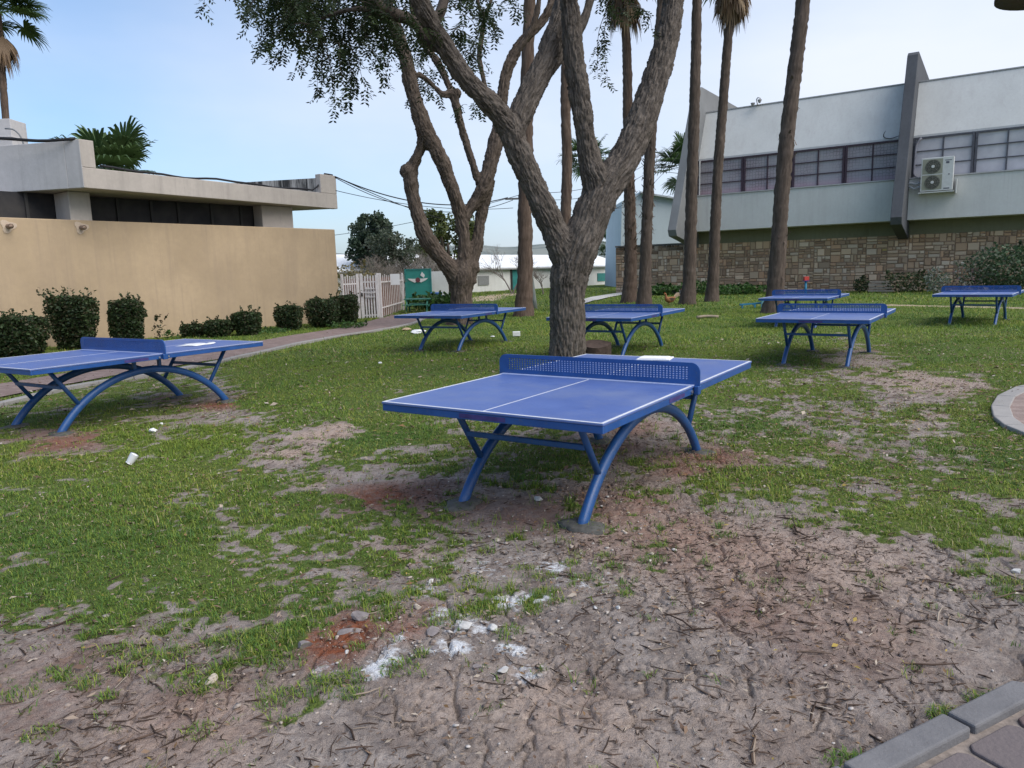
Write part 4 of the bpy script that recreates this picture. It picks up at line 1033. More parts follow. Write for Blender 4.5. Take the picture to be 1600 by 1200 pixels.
# floodlights on the roof edge
q = onplane(1184, 164, bl(0, 2.1, 0), be1); s_ = float(np.dot(q - PLb, be2))
fl = thing('floodlight', 'pair of small floodlights clamped to the grey roof edge', 'floodlight', bl(s_, 2.0, 10.1), -math.radians(FI))
m = MB(); m.tube(spline([(0, .1, 0), (-.05, 0, .28), (.05, -.1, .35), (.2, -.1, .28)], .08), .03, 6); m.build('bracket', conc_cool, fl, True, off=Z0)
for (x_, z_) in ((-.2, .0), (.16, .12)):
    m = MB(); m.lathe([(.04, -.08), (.08, -.02), (.12, .09), (.11, .10)], (x_, -.15, z_), 12); m.build('lamp_head', M_plain('lamp_shell', (.30, .29, .29), .5), fl, off=Z0)
# ------------------------------------------------------------------ far buildings
white_w = M_plaster('white_wash', (.66, .65, .63), (.42, .40, .38), .08, .4)
white_r = M_plain('white_roof', (.78, .79, .80), .6, .06, 3)
teal = M_plain('teal_paint', (.035, .195, .185), .55, .2, 4)
lb = thing('long_white_building', 'long low white building with a white sloping roof and teal doors in the distance', 'building', gp(800, 450))
u = np.array([.604, .797]); nr = np.array([u[1], -u[0]]); A0 = np.array([-2.95, 55.5])
def lp(s, a, z): return np.array([*(A0 + u * s - nr * a), z])       # a into the building
m = MB(); q = [lp(-16, 0, 0)[:2], lp(24, 0, 0)[:2], lp(24, 6, 0)[:2], lp(-16, 6, 0)[:2]]; m.prism([tuple(p) for p in q], -.4, 1.80); m.build('wall', white_w, lb)
m = MB(); m.add([lp(-16.2, -.3, 1.84), lp(24.2, -.3, 1.84), lp(24.2, 3.2, 2.95), lp(-16.2, 3.2, 2.95), lp(-16.2, 6.4, 1.84), lp(24.2, 6.4, 1.84), lp(-16.2, -.3, 1.76), lp(24.2, -.3, 1.76), lp(24.2, 6.4, 1.76), lp(-16.2, 6.4, 1.76)],
             [(0, 1, 2, 3), (3, 2, 5, 4), (6, 9, 8, 7), (0, 6, 7, 1), (4, 5, 8, 9), (1, 7, 8, 5, 2), (0, 3, 4, 9, 6)]); m.build('roof', white_r, lb)
m = MB(); m.add([lp(-16.2, -.32, 1.76), lp(24.2, -.32, 1.76), lp(24.2, -.32, 1.66), lp(-16.2, -.32, 1.66), lp(-16.2, -.2, 1.755), lp(24.2, -.2, 1.755), lp(24.2, -.2, 1.66), lp(-16.2, -.2, 1.66)], [(0, 1, 2, 3), (7, 6, 5, 4), (0, 4, 5, 1), (3, 2, 6, 7)]); m.build('gutter', M_plain('gutter_grey', (.25, .25, .25), .6), lb)
def face_s(px):
    r = ray(px, 430); r = r[:2] / r[1]; return np.linalg.solve(np.array([r, -u]).T, A0)[1]
def panel(nm, x0, x1, z0, z1, mat, par=lb, pr=.06):
    s0, s1 = face_s(x0), face_s(x1); m = MB(); q = [lp(s0, -pr, 0)[:2], lp(s1, -pr, 0)[:2], lp(s1, .05, 0)[:2], lp(s0, .05, 0)[:2]]; m.prism([tuple(p) for p in q], z0, z1); return m.build(nm, mat, par, off=np.array(lb.location))
panel('door', 800, 812, -.2, 1.62, teal); panel('shutter', 933, 955, .35, 1.10, teal); wn = panel('window', 746, 763, .52, 1.22, M_plain('grate_grey', (.22, .22, .22), .7, .3, 20))
panel('downpipe', 797.5, 798.8, -.2, 1.66, dark_frame, pr=.12)
# pale blue gabled building behind the palms
bl2 = thing('gabled_building', 'pale blue grey gabled building behind the palms and the stone wall', 'building', np.array([at(1020, 440, 58)[0], 58, 0]))
yb = 58; xa = at(968, 442, yb)[0]; xb = at(1082, 442, yb)[0] + 2.5; zp1 = at(1003, 302, yb)[2]; zr = at(1062, 320, yb)[2]
xp = at(1000, 302, yb)[0]; zl = at(985, 312, yb)[2]
m = MB(); prof = [(xa, -.3), (xb, -.3), (xb, zr - .35), (xp, zp1), (xa + .22, zl - .1)]
vs = [(x_, yb, z_) for x_, z_ in prof] + [(x_, yb + 9, z_) for x_, z_ in prof]
m.add(vs, [(4, 3, 2, 1, 0)[::-1], (5, 6, 7, 8, 9)[::-1]] + [((k + 1) % 5, k, 5 + k, 5 + (k + 1) % 5) for k in range(5)]); m.build('wall', M_plaster('pale_blue_render', (.47, .53, .56), (.36, .40, .43), .05, .3), bl2)
m = MB(); m.beam((xp - .05, yb + 4, zp1 + .05), (xb, yb + 4, zr - .30), 8.9, .12); m.build('roof', M_plain('roof_sheet', (.42, .45, .47), .6), bl2)
m = MB(); xv = at(1036, 310, yb)[0]; m.lathe([(.12, 0), (.12, .35), (.25, .37), (.25, .5), (.05, .62)], (xv, yb + .8, at(1036, 316, yb)[2] - .2), 10); m.build('roof_vent', M_plain('vent', (.25, .26, .27), .6), bl2)

# ------------------------------------------------------------------ picket fence, gate, notice, boards, teal gate, picnic table, barrel
pick = M_plain('white_pickets', (.66, .615, .60), .6, .1, 10)
GA, GB, FB = np.array([-5.18, 25.45]), np.array([-4.53, 25.55]), np.array([-4.50, 31.0])
WA = np.array([WE[0] + .05, WE[1] + .35])
def fence(name, lab, cat, a, b, n, ztop, rails, w_=.035, group=None):
    r = thing(name, lab, cat, (a[0], a[1], 0), group=group); d = (b - a) / np.linalg.norm(b - a); L_ = np.linalg.norm(b - a)
    for z_ in rails:
        m = MB(); m.beam(np.r_[a, z_], np.r_[b, z_], .03, .045); m.build('rail', pick, r)
    for k in range(n):
        p = a + d * L_ * (k + .5) / n; m = MB(); pr = random.Random(k).uniform(-.03, .03)
        m.box((p[0] - w_ / 2, p[1] - w_ / 2 - .02, .03), (p[0] + w_ / 2, p[1] + w_ / 2 - .02, ztop + pr)); m.build('picket', pick, r)
    for p in (a, b):
        m = MB(); m.box((p[0] - .04, p[1] - .04, -.1), (p[0] + .04, p[1] + .04, ztop + .06)); m.build('post', pick, r, bevel=.008)
    return r
fence('picket_fence', 'short run of white picket fence joining the end of the beige wall', 'fence', WA, GA - np.array([.06, .02]), 7, 1.50, (.35, 1.22))
gt = fence('picket_gate', 'narrow white picket gate with a small lattice panel above the latch', 'gate', GA + np.array([.05, .01]), GB - np.array([.05, .01]), 6, 1.50, (.12, .92, 1.27), .045)
m = MB()
for k in range(4):
    x_ = GA[0] + .22 + k * .085; m.box((x_, 25.43, .70), (x_ + .022, 25.455, 1.10))
for z_ in (.74, .88, 1.02): m.box((GA[0] + .18, 25.40, z_), (GA[0] + .52, 25.425, z_ + .025))
m.build('lattice', pick, gt)
m = MB(); m.box((GA[0] + .04, 25.36, .78), (GA[0] + .10, 25.40, .90)); m.build('latch', dark_frame, gt)
fence('picket_fence', 'longer white picket fence running away from the gate towards the teal gate', 'fence', GB + np.array([.02, .12]), FB, 13, 1.50, (.35, 1.25), .022)
m = MB(); q = at(617.5, 436.5, 27.2); m.box((q[0] - .17, 27.2, q[2] - .2), (q[0] + .16, 27.225, q[2] + .2)); tag(m.build('notice_sheet', M_plain('white_sheet', (.76, .76, .76), .7, .03)), 'blank white notice sheet hung on the picket fence', 'notice')
bd = M_tint('brown_boards', .85, .15, 20)
def boards(lab, a, b, n, zt):
    m = MB(); d = (b - a) / n; pr = random.Random(n)
    for k in range(n):
        p, q_ = a + d * (k + .03), a + d * (k + .97); c_ = np.array([(.22, .125, .095), (.25, .15, .12), (.19, .115, .09), (.27, .17, .14)][pr.randrange(4)]) * pr.uniform(.85, 1.1); m.beam(np.r_[p, zt / 2], np.r_[q_, zt / 2], .025, zt + pr.uniform(-.04, .02), c_)
    o = m.build('board_fence', bd, None, col=True); tag(o, lab, 'fence'); return o
boards('reddish brown board screen behind the longer white picket fence', GB + np.array([-.12, .3]), FB + np.array([-.12, -.1]), 34, 1.42)
boards('grey brown board screen behind the picket gate', np.array([-6.0, 26.3]), np.array([-4.75, 26.35]), 8, 1.40)
# teal gate with a winged emblem
tg = thing('teal_gate', 'teal sheet metal gate painted with a white winged emblem', 'gate', (at(652, 450, 40)[0], 40, 0))
xa, xb, zt_ = at(634, 440, 40)[0], at(673, 440, 40)[0], at(650, 421.5, 40)[2]
m = MB(); m.box((xa, 40, .05), (xb, 40.05, zt_)); m.build('sheet', M_plain('teal_sheet', (.035, .215, .185), .5, .12, 3), tg)
m = MB()
for x_ in (xa - .05, xb - .02): m.box((x_, 39.96, -.1), (x_ + .07, 40.06, zt_ + .05))
m.box((xa + .02, 39.97, zt_ + .002), (xb - .02, 40.05, zt_ + .05)); m.build('frame', teal, tg)
ex, ez = at(653, 438, 40)[0], at(653, 437.5, 40)[2]
for s in (-1, 1):
    m = MB(); P = [(.10, -.09), (.12, .07), (.30, .07), (.66, .09), (.52, -.01), (.34, -.08), (.20, -.14)]
    if s < 0: P = P[::-1]
    n = len(P); m.add([(ex + s * p[0] * .85, 39.965, ez + p[1]) for p in P] + [(ex + s * p[0] * .85, 39.995, ez + p[1]) for p in P], [tuple(range(n)), tuple(range(2 * n - 1, n - 1, -1))] + [(k, n + k, n + (k + 1) % n, (k + 1) % n) for k in range(n)]); m.build('emblem_wing', pick, tg)
m = MB(); m.lathe([(.13, 0), (.13, .02)], (0, 0, 0), 20); V = np.vstack(m.v); m.v = [np.stack([V[:, 0] + ex, 39.99 - V[:, 2] * 1.6, V[:, 1] + ez], 1)]; m.build('emblem_disc', M_plain('emblem_red', (.16, .05, .06), .6), tg)
m = MB(); m.add([(xb - .55, 39.96, zt_ - .30), (xb - .36, 39.96, zt_ - .45), (xb - .30, 39.96, zt_ - .30), (xb - .45, 39.96, zt_ - .12), (xb - .55, 39.99, zt_ - .30), (xb - .36, 39.99, zt_ - .45), (xb - .30, 39.99, zt_ - .30), (xb - .45, 39.99, zt_ - .12)], [(0, 1, 2, 3), (7, 6, 5, 4), (0, 4, 5, 1), (1, 5, 6, 2), (2, 6, 7, 3), (3, 7, 4, 0)]); m.build('painted_leaf', pick, tg)
m = MB(); a = at(673, 440, 41)[0]; b = at(700, 440, 41)[0]; m.box((a + .03, 41, -.1), (b, 41.2, at(680, 424, 41)[2])); tag(m.build('white_wall', white_w), 'short white wall beside the teal gate behind the tree', 'wall')
m = MB(); q = gp(682, 461); q = at(682, 461, 33); m.lathe([(.20, 0), (.25, .05), (.26, .3), (.25, .58), (.27, .6), (.27, .66), (.22, .66), (.21, .58)], (q[0], 33, 0), 18)
br = thing('barrel', 'blue plastic barrel by the short white wall', 'barrel', (q[0], 33, .0)); m.build('drum', M_plain('blue_plastic', (.05, .13, .35), .4), br, True)
m = MB(); m.lathe([(.265, 0), (.265, .03)], (q[0], 33, .44), 18); m.build('hoop', dark_frame, br)
gpaint = M_plain('green_bench_paint', (.045, .17, .125), .5, .25, 12)
q = at(653, 476, 29); pt_ = thing('picnic_table', 'small green picnic table in the weeds by the teal gate', 'picnic table', (q[0], 29, 0))
m = MB()
for k in range(4): m.box((q[0] - .52, 28.72 + k * .15, .50), (q[0] + .52, 28.85 + k * .15, .54))
m.build('tabletop', gpaint, pt_)
for s in (-1, 1):
    m = MB(); yy = 29 + s * .62; m.box((q[0] - .52, yy - .13, .30), (q[0] + .52, yy - .01, .33)); m.box((q[0] - .52, yy + .01, .30), (q[0] + .52, yy + .13, .33)); m.build('seat', gpaint, pt_)
for s in (-1, 1):
    m = MB(); x_ = q[0] + s * .40
    m.beam((x_, 28.45, 0), (x_, 28.86, .495), .05, .08); m.beam((x_, 29.55, 0), (x_, 29.14, .495), .05, .08); m.beam((x_ + .05, 28.3, .27), (x_ + .05, 29.7, .27), .04, .06); m.build('leg', gpaint, pt_)
# ------------------------------------------------------------------ trees
def limb_path(P, Yb, step):
    """rows (px, py, width in px, depth offset) -> points with radius"""
    W = []
    for (px, py, wd, dy) in P:
        Y_ = Yb + dy; q = at(px, py, Y_); W.append((*q, wd * (.83 if Yb > 15 else 1.0) / 2 * Y_ / F))
    return spline(W, step)
def big_tree(root, limbs, Yb, voxel, mat, amp, freq, knobs=()):
    """all limbs grown into one skin by a voxel remesh, then furrowed along each limb"""
    V = []; Q = []; off = 0; samples = []
    for P in limbs:
        S = limb_path(P, Yb, .06); v, q = tube_mesh(S[:, :3], S[:, 3], 20); n = len(S)
        V.append(v); Q += [tuple(int(x) + off for x in f) for f in q] + [tuple(off + k for k in range(19, -1, -1)), tuple(off + (n - 1) * 20 + k for k in range(20))]; off += len(v)
        T, N, B = frames(S[:, :3]); s = np.r_[0, np.cumsum(np.linalg.norm(np.diff(S[:, :3], axis=0), axis=1))] + len(samples) * 1.7
        samples.append((S, T, N, B, s))
    for (px, py, rp, dy) in knobs:
        Y_ = Yb + dy; c = at(px, py, Y_); r = rp * Y_ / F; bm = bmesh.new(); bmesh.ops.create_icosphere(bm, subdivisions=2, radius=r)
        v = np.array([x.co[:] for x in bm.verts]) + c; V.append(v); Q += [tuple(x.index + off for x in f.verts) for f in bm.faces]; off += len(v); bm.free()
    me = bpy.data.meshes.new('tmp'); me.from_pydata(np.vstack(V).tolist(), [], Q); tmp = bpy.data.objects.new('tmp', me); COL.objects.link(tmp)
    md = tmp.modifiers.new('r', 'REMESH'); md.mode = 'VOXEL'; md.voxel_size = voxel
    ms = tmp.modifiers.new('s', 'SMOOTH'); ms.factor = .5; ms.iterations = 6
    dg = bpy.context.evaluated_depsgraph_get(); ev = tmp.evaluated_get(dg); m2 = ev.to_mesh()
    nv = len(m2.vertices); co = np.zeros(nv * 3, np.float32); m2.vertices.foreach_get('co', co); co = co.reshape(-1, 3).astype(float)
    no = np.zeros(nv * 3, np.float32); m2.vertices.foreach_get('normal', no); no = no.reshape(-1, 3)
    Fc = np.array([p.vertices[:] for p in m2.polygons if len(p.vertices) == 4], np.int32)
    ev.to_mesh_clear(); bpy.data.objects.remove(tmp); bpy.data.meshes.remove(me)
    best = np.full(nv, 1e9); crd = np.zeros((nv, 3)); rad = np.zeros(nv)
    for (S, T, N, B, s) in samples:
        kt = kdtree.KDTree(len(S)); [kt.insert(S[i, :3], i) for i in range(len(S))]; kt.balance()
        idx = np.array([kt.find(c)[1] for c in co]); d = co - S[idx, :3]; rr = np.linalg.norm(d, axis=1) - S[idx, 3]
        m = rr < best; best = np.where(m, rr, best)
        loc = np.stack([(d * N[idx]).sum(1), (d * B[idx]).sum(1), s[idx] + (d * T[idx]).sum(1)], 1)
        crd[m] = loc[m]; rad[m] = S[idx, 3][m]
    k = freq
    wv = .10 * np.sin(crd[:, 2] * 5) + .5 * (vn3(crd[:, 0] * 4, crd[:, 1] * 4, crd[:, 2] * 3, 13) - .5)
    n1 = vn3(crd[:, 0] * k + wv, crd[:, 1] * k - wv, crd[:, 2] * k * .17, 3); n2 = vn3(crd[:, 0] * k * 2.2, crd[:, 1] * k * 2.2, crd[:, 2] * k * .45, 5); n3 = vn3(crd[:, 0] * k * .3, crd[:, 1] * k * .3, crd[:, 2] * k * .15, 9)
    rid = 1 - np.abs(n1 * 2 - 1)
    uu = np.arctan2(crd[:, 1], crd[:, 0]) * rad + .5 / k * (n2 - .5); ss = crd[:, 2] * .13 + .5 / k * (n1 - .5)
    e1 = vor_edge(uu, ss, .80 / k, 301); plate = np.clip(1 - e1 / (.34 / k), 0, 1); e2_ = vor_edge(uu * 1.0, ss * 1.6, .45 / k, 305); fine = np.clip(1 - e2_ / (.22 / k), 0, 1)
    disp = amp * (-.72 * plate ** .8 - .22 * fine - .40 * (rid ** 2.0) + .5 * (n2 - .5) + 1.0 * (n3 - .5)) * np.clip(rad / .12, .35, 1.2)
    co = co + no * disp[:, None]
    return obj_from('trunk', co, Fc, mat, root, None, True, {'bark': ('FLOAT_VECTOR', crd)})

def leaves_mesh(sprays, leaf_len, pairs, leaflet, tints, r):
    """drooping branchlets that carry feather leaves; sprays: list of polylines"""
    LV = []; LT = []; SV = []; SQ = []; so = 0
    for P in sprays:
        v, q = tube_mesh(P, np.linspace(.006, .002, len(P)), 4); SV.append(v); SQ.append(q + so); so += len(v)
        d = np.r_[0, np.cumsum(np.linalg.norm(np.diff(P, axis=0), axis=1))]; T = np.gradient(P, axis=0); T /= np.linalg.norm(T, axis=1)[:, None]
        for s in np.arange(.10, d[-1], r.uniform(.045, .07)):
            i = min(np.searchsorted(d, s), len(P) - 1); p = P[i]; az = r.uniform(0, 6.28)
            dr = np.array([math.cos(az), math.sin(az), -r.uniform(.1, .9)]) + T[i] * .4; dr /= np.linalg.norm(dr)
            LL = leaf_len * r.uniform(.65, 1.2); sd = np.cross(dr, (0, 0, 1)); sd /= np.linalg.norm(sd) + 1e-9; un = np.cross(sd, dr)
            tt = tints[r.integers(len(tints))] * r.uniform(.7, 1.3)
            for k in range(pairs):
                f = (k + .6) / pairs; c = p + dr * LL * f + np.array([0, 0, -.25 * LL * f * f])
                for h in (-1, 1):
                    l = leaflet * r.uniform(.75, 1.15); wd = l * .20
                    e = dr * .55 + sd * h * .8 + un * r.uniform(-.5, .3); e /= np.linalg.norm(e); wv = np.cross(e, un); wv /= np.linalg.norm(wv) + 1e-9
                    LV.append(np.stack([c, c + e * l * .5 + wv * wd, c + e * l, c + e * l * .5 - wv * wd])); LT.append(tt)
    return np.concatenate(LV), np.array(LT), np.vstack(SV), np.vstack(SQ)
def crown_from(root, sprays, mats, leaf_len, pairs, leaflet, tints, r, name='crown'):
    lv, lt, sv, sq = leaves_mesh(sprays, leaf_len, pairs, leaflet, tints, r)
    n = len(lv) // 4; q = np.arange(n * 4).reshape(-1, 4)
    V = np.vstack([lv, sv]); Fc = np.vstack([q, sq + len(lv)]); fm = np.r_[np.zeros(n, int), np.ones(len(sq), int)]
    tint = np.vstack([np.repeat(lt, 4, 0), np.tile([[.08, .06, .045]], (len(sv), 1))])
    return obj_from(name, V, Fc, mats, root, None, False, {'tint': ('FLOAT_COLOR', tint)}, fm)
def droop(p, az, L, fall, r, out=.6):
    n = 9; P = [np.array(p)]; d = np.array([math.cos(az) * out, math.sin(az) * out, .25])
    for k in range(n):
        d = d + np.array([r.normal(0, .10), r.normal(0, .10), -fall]); dd = d / np.linalg.norm(d); P.append(P[-1] + dd * L / n)
    return np.array(P)
leaf_m = M_tint('green_leaf', .5, .35, 0, .35)
twig_m = M_plain('twig_bark', (.07, .055, .045), .9, .3, 30)
bark_a = M_bark('furrowed_bark', (.030, .025, .022), (.205, .175, .152), 1.0)
bark_b = M_bark('brown_bark', (.024, .018, .014), (.165, .128, .104), .8)
r6 = np.random.default_rng(61)
LT = np.array([[.024, .042, .016], [.034, .054, .019], [.048, .072, .024], [.032, .044, .020]])

# the big forked tree behind the nearest table
YA = 10.8
A = [
 [(884,640,86,0),(885,600,72,0),(887,560,63,0),(887,500,57,0),(887,455,60,0),(892,420,66,0),(905,385,64,0),(921,345,60,.05),(936,310,58,.1),(952,283,54,.15),(972,255,50,.25),(996,205,48,.4),(1016,150,44,.55),(1033,95,40,.7),(1046,45,36,.8),(1052,-10,33,.9),(1054,-90,30,1.0),(1062,-200,24,1.1),(1080,-320,14,1.1)],
 [(893,470,46,0),(889,430,48,-.03),(879,393,47,-.08),(866,360,44,-.12),(850,325,42,-.18),(835,292,41,-.22),(818,255,41,-.28),(804,222,42,-.32),(797,196,44,-.35)],
 [(800,205,40,-.35),(782,180,37,-.45),(757,153,34,-.6),(728,122,33,-.75),(700,80,32,-.9),(674,38,31,-1.1),(654,0,30,-1.3),(636,-50,27,-1.5),(610,-120,22,-1.7),(570,-200,14,-1.9)],
 [(800,215,38,-.33),(814,175,38,-.25),(831,140,38,-.15),(848,104,37,0),(860,72,36,.1),(872,40,34,.2),(884,0,33,.35),(896,-60,29,.5),(905,-150,22,.7),(910,-240,12,.8)],
 [(940,318,46,.1),(931,285,44,.05),(921,250,36,.0),(913,200,33,-.05),(906,150,34,-.1),(898,100,33,-.15),(893,50,32,-.2),(889,0,31,-.3),(882,-80,27,-.4),(866,-180,20,-.5),(850,-280,12,-.5)],
 [(806,205,26,-.3),(824,175,22,-.2),(838,146,20,-.1),(852,122,18,.05),(866,102,18,.15),(884,80,17,.3),(904,48,16,.4),(917,18,14,.5),(928,-30,12,.6),(938,-100,8,.7)],
 [(864,108,12,.13),(862,92,10,.1),(861,84,8,.1)],
]
ta = thing('forked_tree', 'thick forked tree with furrowed grey bark right behind the nearest table', 'tree', (*gp(885, 588)[:2], 0))
big_tree(ta, A, YA, .0145, bark_a, .030, 24, knobs=[(790, 196, 20, -.35)])
spr = []
def shower(px0, px1, py0, py1, n, L0, L1, d0, d1, fall=.16, out=.6):
    for _ in range(n):
        p = at(r6.uniform(px0, px1), r6.uniform(py0, py1), YA + r6.uniform(d0, d1)); spr.append(droop(p, r6.uniform(0, 6.28), r6.uniform(L0, L1), fall, r6, out))
shower(420, 630, -60, 10, 84, .45, .85, -1.8, .6); shower(405, 460, -40, 25, 20, .4, .7, -1.5, .3); shower(480, 620, 0, 60, 32, .45, .8, -1.5, .3)
shower(430, 500, 0, 45, 18, .4, .7, -1.5, .2); shower(495, 535, 55, 85, 9, .5, .85, -1.2, -.6, .3, .2); shower(545, 590, 30, 70, 6, .4, .7, -1.2, 0, .25, .3); shower(600, 650, 30, 75, 6, .3, .55, -1, 0)
shower(680, 790, -40, 50, 20, .4, .75, -.8, .8); shower(700, 770, 20, 70, 8, .35, .55, -.6, .5); shower(722, 760, 70, 110, 4, .3, .5, -.4, .2); shower(930, 985, -40, 15, 10, .35, .6, -.2, .8); shower(948, 956, 20, 40, 2, .8, 1.0, 0, .2, .35, .15)
shower(310, 345, -60, -30, 4, .4, .6, -1, -.2); shower(355, 372, -40, -25, 2, .3, .4, -.6, -.2); shower(652, 668, 120, 140, 2, .25, .35, .2, .6); shower(735, 745, 150, 165, 2, .25, .3, -.2, .2)
shower(1000, 1030, -60, -25, 3, .3, .5, .2, .8)
shower(330, 1280, -640, -150, 170, .5, .9, -2.4, 2.6, .14)
crown_from(ta, spr, [leaf_m, twig_m], .15, 4, .075, LT, r6)
bo = MB()
for P in ([(700,82,16,-.9),(672,66,17,-.8),(650,38,16,-.8),(628,26,18,-.9),(598,18,22,-1.0),(578,0,26,-1.1),(560,-40,22,-1.2)], [(578,0,14,-1.1),(540,-14,11,-1.0),(500,-30,8,-.9),(455,-45,5,-.8)], [(663,52,15,-.8),(684,28,16,-.7),(694,0,14,-.6),(706,-50,10,-.5)],
          [(598,18,10,-1.),(560,14,7,-1.2),(520,22,5,-1.1),(490,36,3,-1.)]):
    S = limb_path(P, YA, .05); bo.tube(S[:, :3], S[:, 3], 9)
V = np.vstack(bo.v); o = bo.build('bough', twig_m, ta, True)

# the many limbed tree farther back
YB = 21.3
B = [
 [(716,520,62,0),(718,505,54,0),(720,480,44,0),(721,455,43,0),(722,432,50,0),(725,405,30,0),(725,375,26,0),(721,345,26,0),(713,315,28,-.1),(703,285,30,-.2),(692,257,30,-.3),(677,225,33,-.4),(661,195,34,-.5),(650,160,30,-.6),(641,125,29,-.7),(634,90,28,-.8),(622,55,27,-.9),(607,18,26,-1.),(599,-20,24,-1.1),(590,-90,20,-1.2),(575,-180,12,-1.2)],
 [(718,440,44,0),(704,420,36,-.1),(684,396,33,-.2),(667,372,32,-.3),(654,340,30,-.3),(646,308,29,-.3),(641,280,29,-.3),(646,258,26,-.3),(656,236,22,-.35),(660,215,22,-.45),(657,195,24,-.5)],
 [(716,366,20,.05),(724,346,22,.05),(735,326,24,.1),(748,308,28,.15),(760,280,31,.2),(769,245,31,.3),(777,210,29,.4),(782,178,26,.5),(787,140,23,.6),(794,105,23,.7),(808,76,22,.8),(824,56,20,.9),(840,40,19,1.),(856,18,18,1.1),(868,-20,16,1.2),(880,-100,11,1.3)],
 [(730,440,40,.1),(737,410,30,.15),(745,380,25,.25),(750,350,24,.35),(757,318,25,.35),(765,280,27,.3)],
 [(758,305,16,.2),(746,280,15,.1),(737,250,15,0),(728,222,16,0),(719,192,17,-.1),(712,160,19,-.1),(705,146,17,-.1),(692,148,14,-.2),(676,133,12,-.3),(662,121,12,-.5),(652,116,12,-.6)],
 [(711,155,14,-.1),(716,147,9,-.1),(719,143,7,-.1)],
 [(708,150,16,-.1),(700,132,15,0),(690,110,15,.1),(680,92,16,.2),(668,76,15,.3),(658,60,14,.4),(648,30,12,.5),(640,-10,10,.6)],
 [(778,208,15,.4),(773,180,16,.4),(762,150,12,.4),(754,118,11,.45),(749,90,11,.5),(752,60,10,.5),(757,30,10,.6),(766,5,9,.6),(776,-30,7,.7)],
 [(756,28,9,.6),(748,10,8,.6),(746,-10,7,.6)],
 [(797,98,14,.7),(822,60,13,.7),(836,30,12,.7),(842,0,11,.7),(846,-60,8,.7)],
]
tb = thing('many_limbed_tree', 'dark many limbed tree with a knobbed left limb standing near the white picket gate', 'tree', (*gp(719, 506)[:2], 0))
big_tree(tb, B, YB, .030, bark_b, .042, 15, knobs=[(637, 268, 14, -.3), (713, 146, 9, -.1), (738, 418, 14, .1)])
spr = []; YA = YB
shower(690, 800, -60, 40, 10, .6, 1.0, -1, 1.5); shower(640, 690, 60, 110, 6, .5, .8, -.5, .5); shower(730, 745, 150, 170, 2, .4, .6, 0, .3); shower(640, 660, 110, 150, 4, .4, .6, -.5, .3)
shower(450, 1000, -440, -150, 90, .8, 1.5, -3.5, 3.5, .12)
crown_from(tb, spr, [leaf_m, twig_m], .22, 3, .12, LT, r6)

# ------------------------------------------------------------------ palms
palm_bark = M_bark('palm_bark', (.045, .034, .028), (.150, .115, .095), .55)
palm_bark2 = M_bark('red_palm_bark', (.055, .036, .028), (.180, .130, .102), .55)
frond_m = M_tint('palm_frond', .5, .35, 0, .25)
def fan_leaf(base, az, el, pl, rad, r, tint, nseg=22, dead=False):
    """petiole and a pleated fan of narrow blades with drooping tips -> verts, quads"""
    d = np.array([math.cos(az) * math.cos(el), math.sin(az) * math.cos(el), math.sin(el)]); P = [np.array(base)]
    for k in range(4): d = d + np.array([0, 0, -.06 if not dead else -.25]); d = d / np.linalg.norm(d); P.append(P[-1] + d * pl / 4)
    v, q = tube_mesh(P, np.linspace(.03, .015, 5), 4); V = [v]; Q = [q]; off = len(v)
    c = P[-1]; sd = np.cross(d, (0, 0, 1)); sd /= np.linalg.norm(sd) + 1e-9; un = np.cross(sd, d)
    span = 2.1 if not dead else .9
    for k in range(nseg):
        th = (k / (nseg - 1) - .5) * 2 * span + r.normal(0, .03); e = d * math.cos(th) + sd * math.sin(th) * (1 if not dead else .6); e = e + un * (.10 * abs(th)) ; e /= np.linalg.norm(e)
        L = rad * (1 - .22 * abs(th) / span) * r.uniform(.85, 1.1); wv = np.cross(e, un); wv /= np.linalg.norm(wv) + 1e-9; w0 = L * .055
        p1 = c + e * L * .55; p2 = c + e * L * .8 + np.array([0, 0, -.05 * L]); p3 = c + e * L * .97 + np.array([0, 0, -(.20 if not dead else .3) * L * r.uniform(.6, 1.4)])
        V.append(np.stack([c - wv * .01, c + wv * .01, p1 + wv * w0, p1 - wv * w0, p2 + wv * w0 * .6, p2 - wv * w0 * .6, p3 + wv * .004, p3 - wv * .004])); Q.append(np.array([[0, 1, 2, 3], [3, 2, 4, 5], [5, 4, 6, 7]]) + off); off += 8
    V = np.vstack(V); return V, np.vstack(Q), np.tile(tint, (len(V), 1))
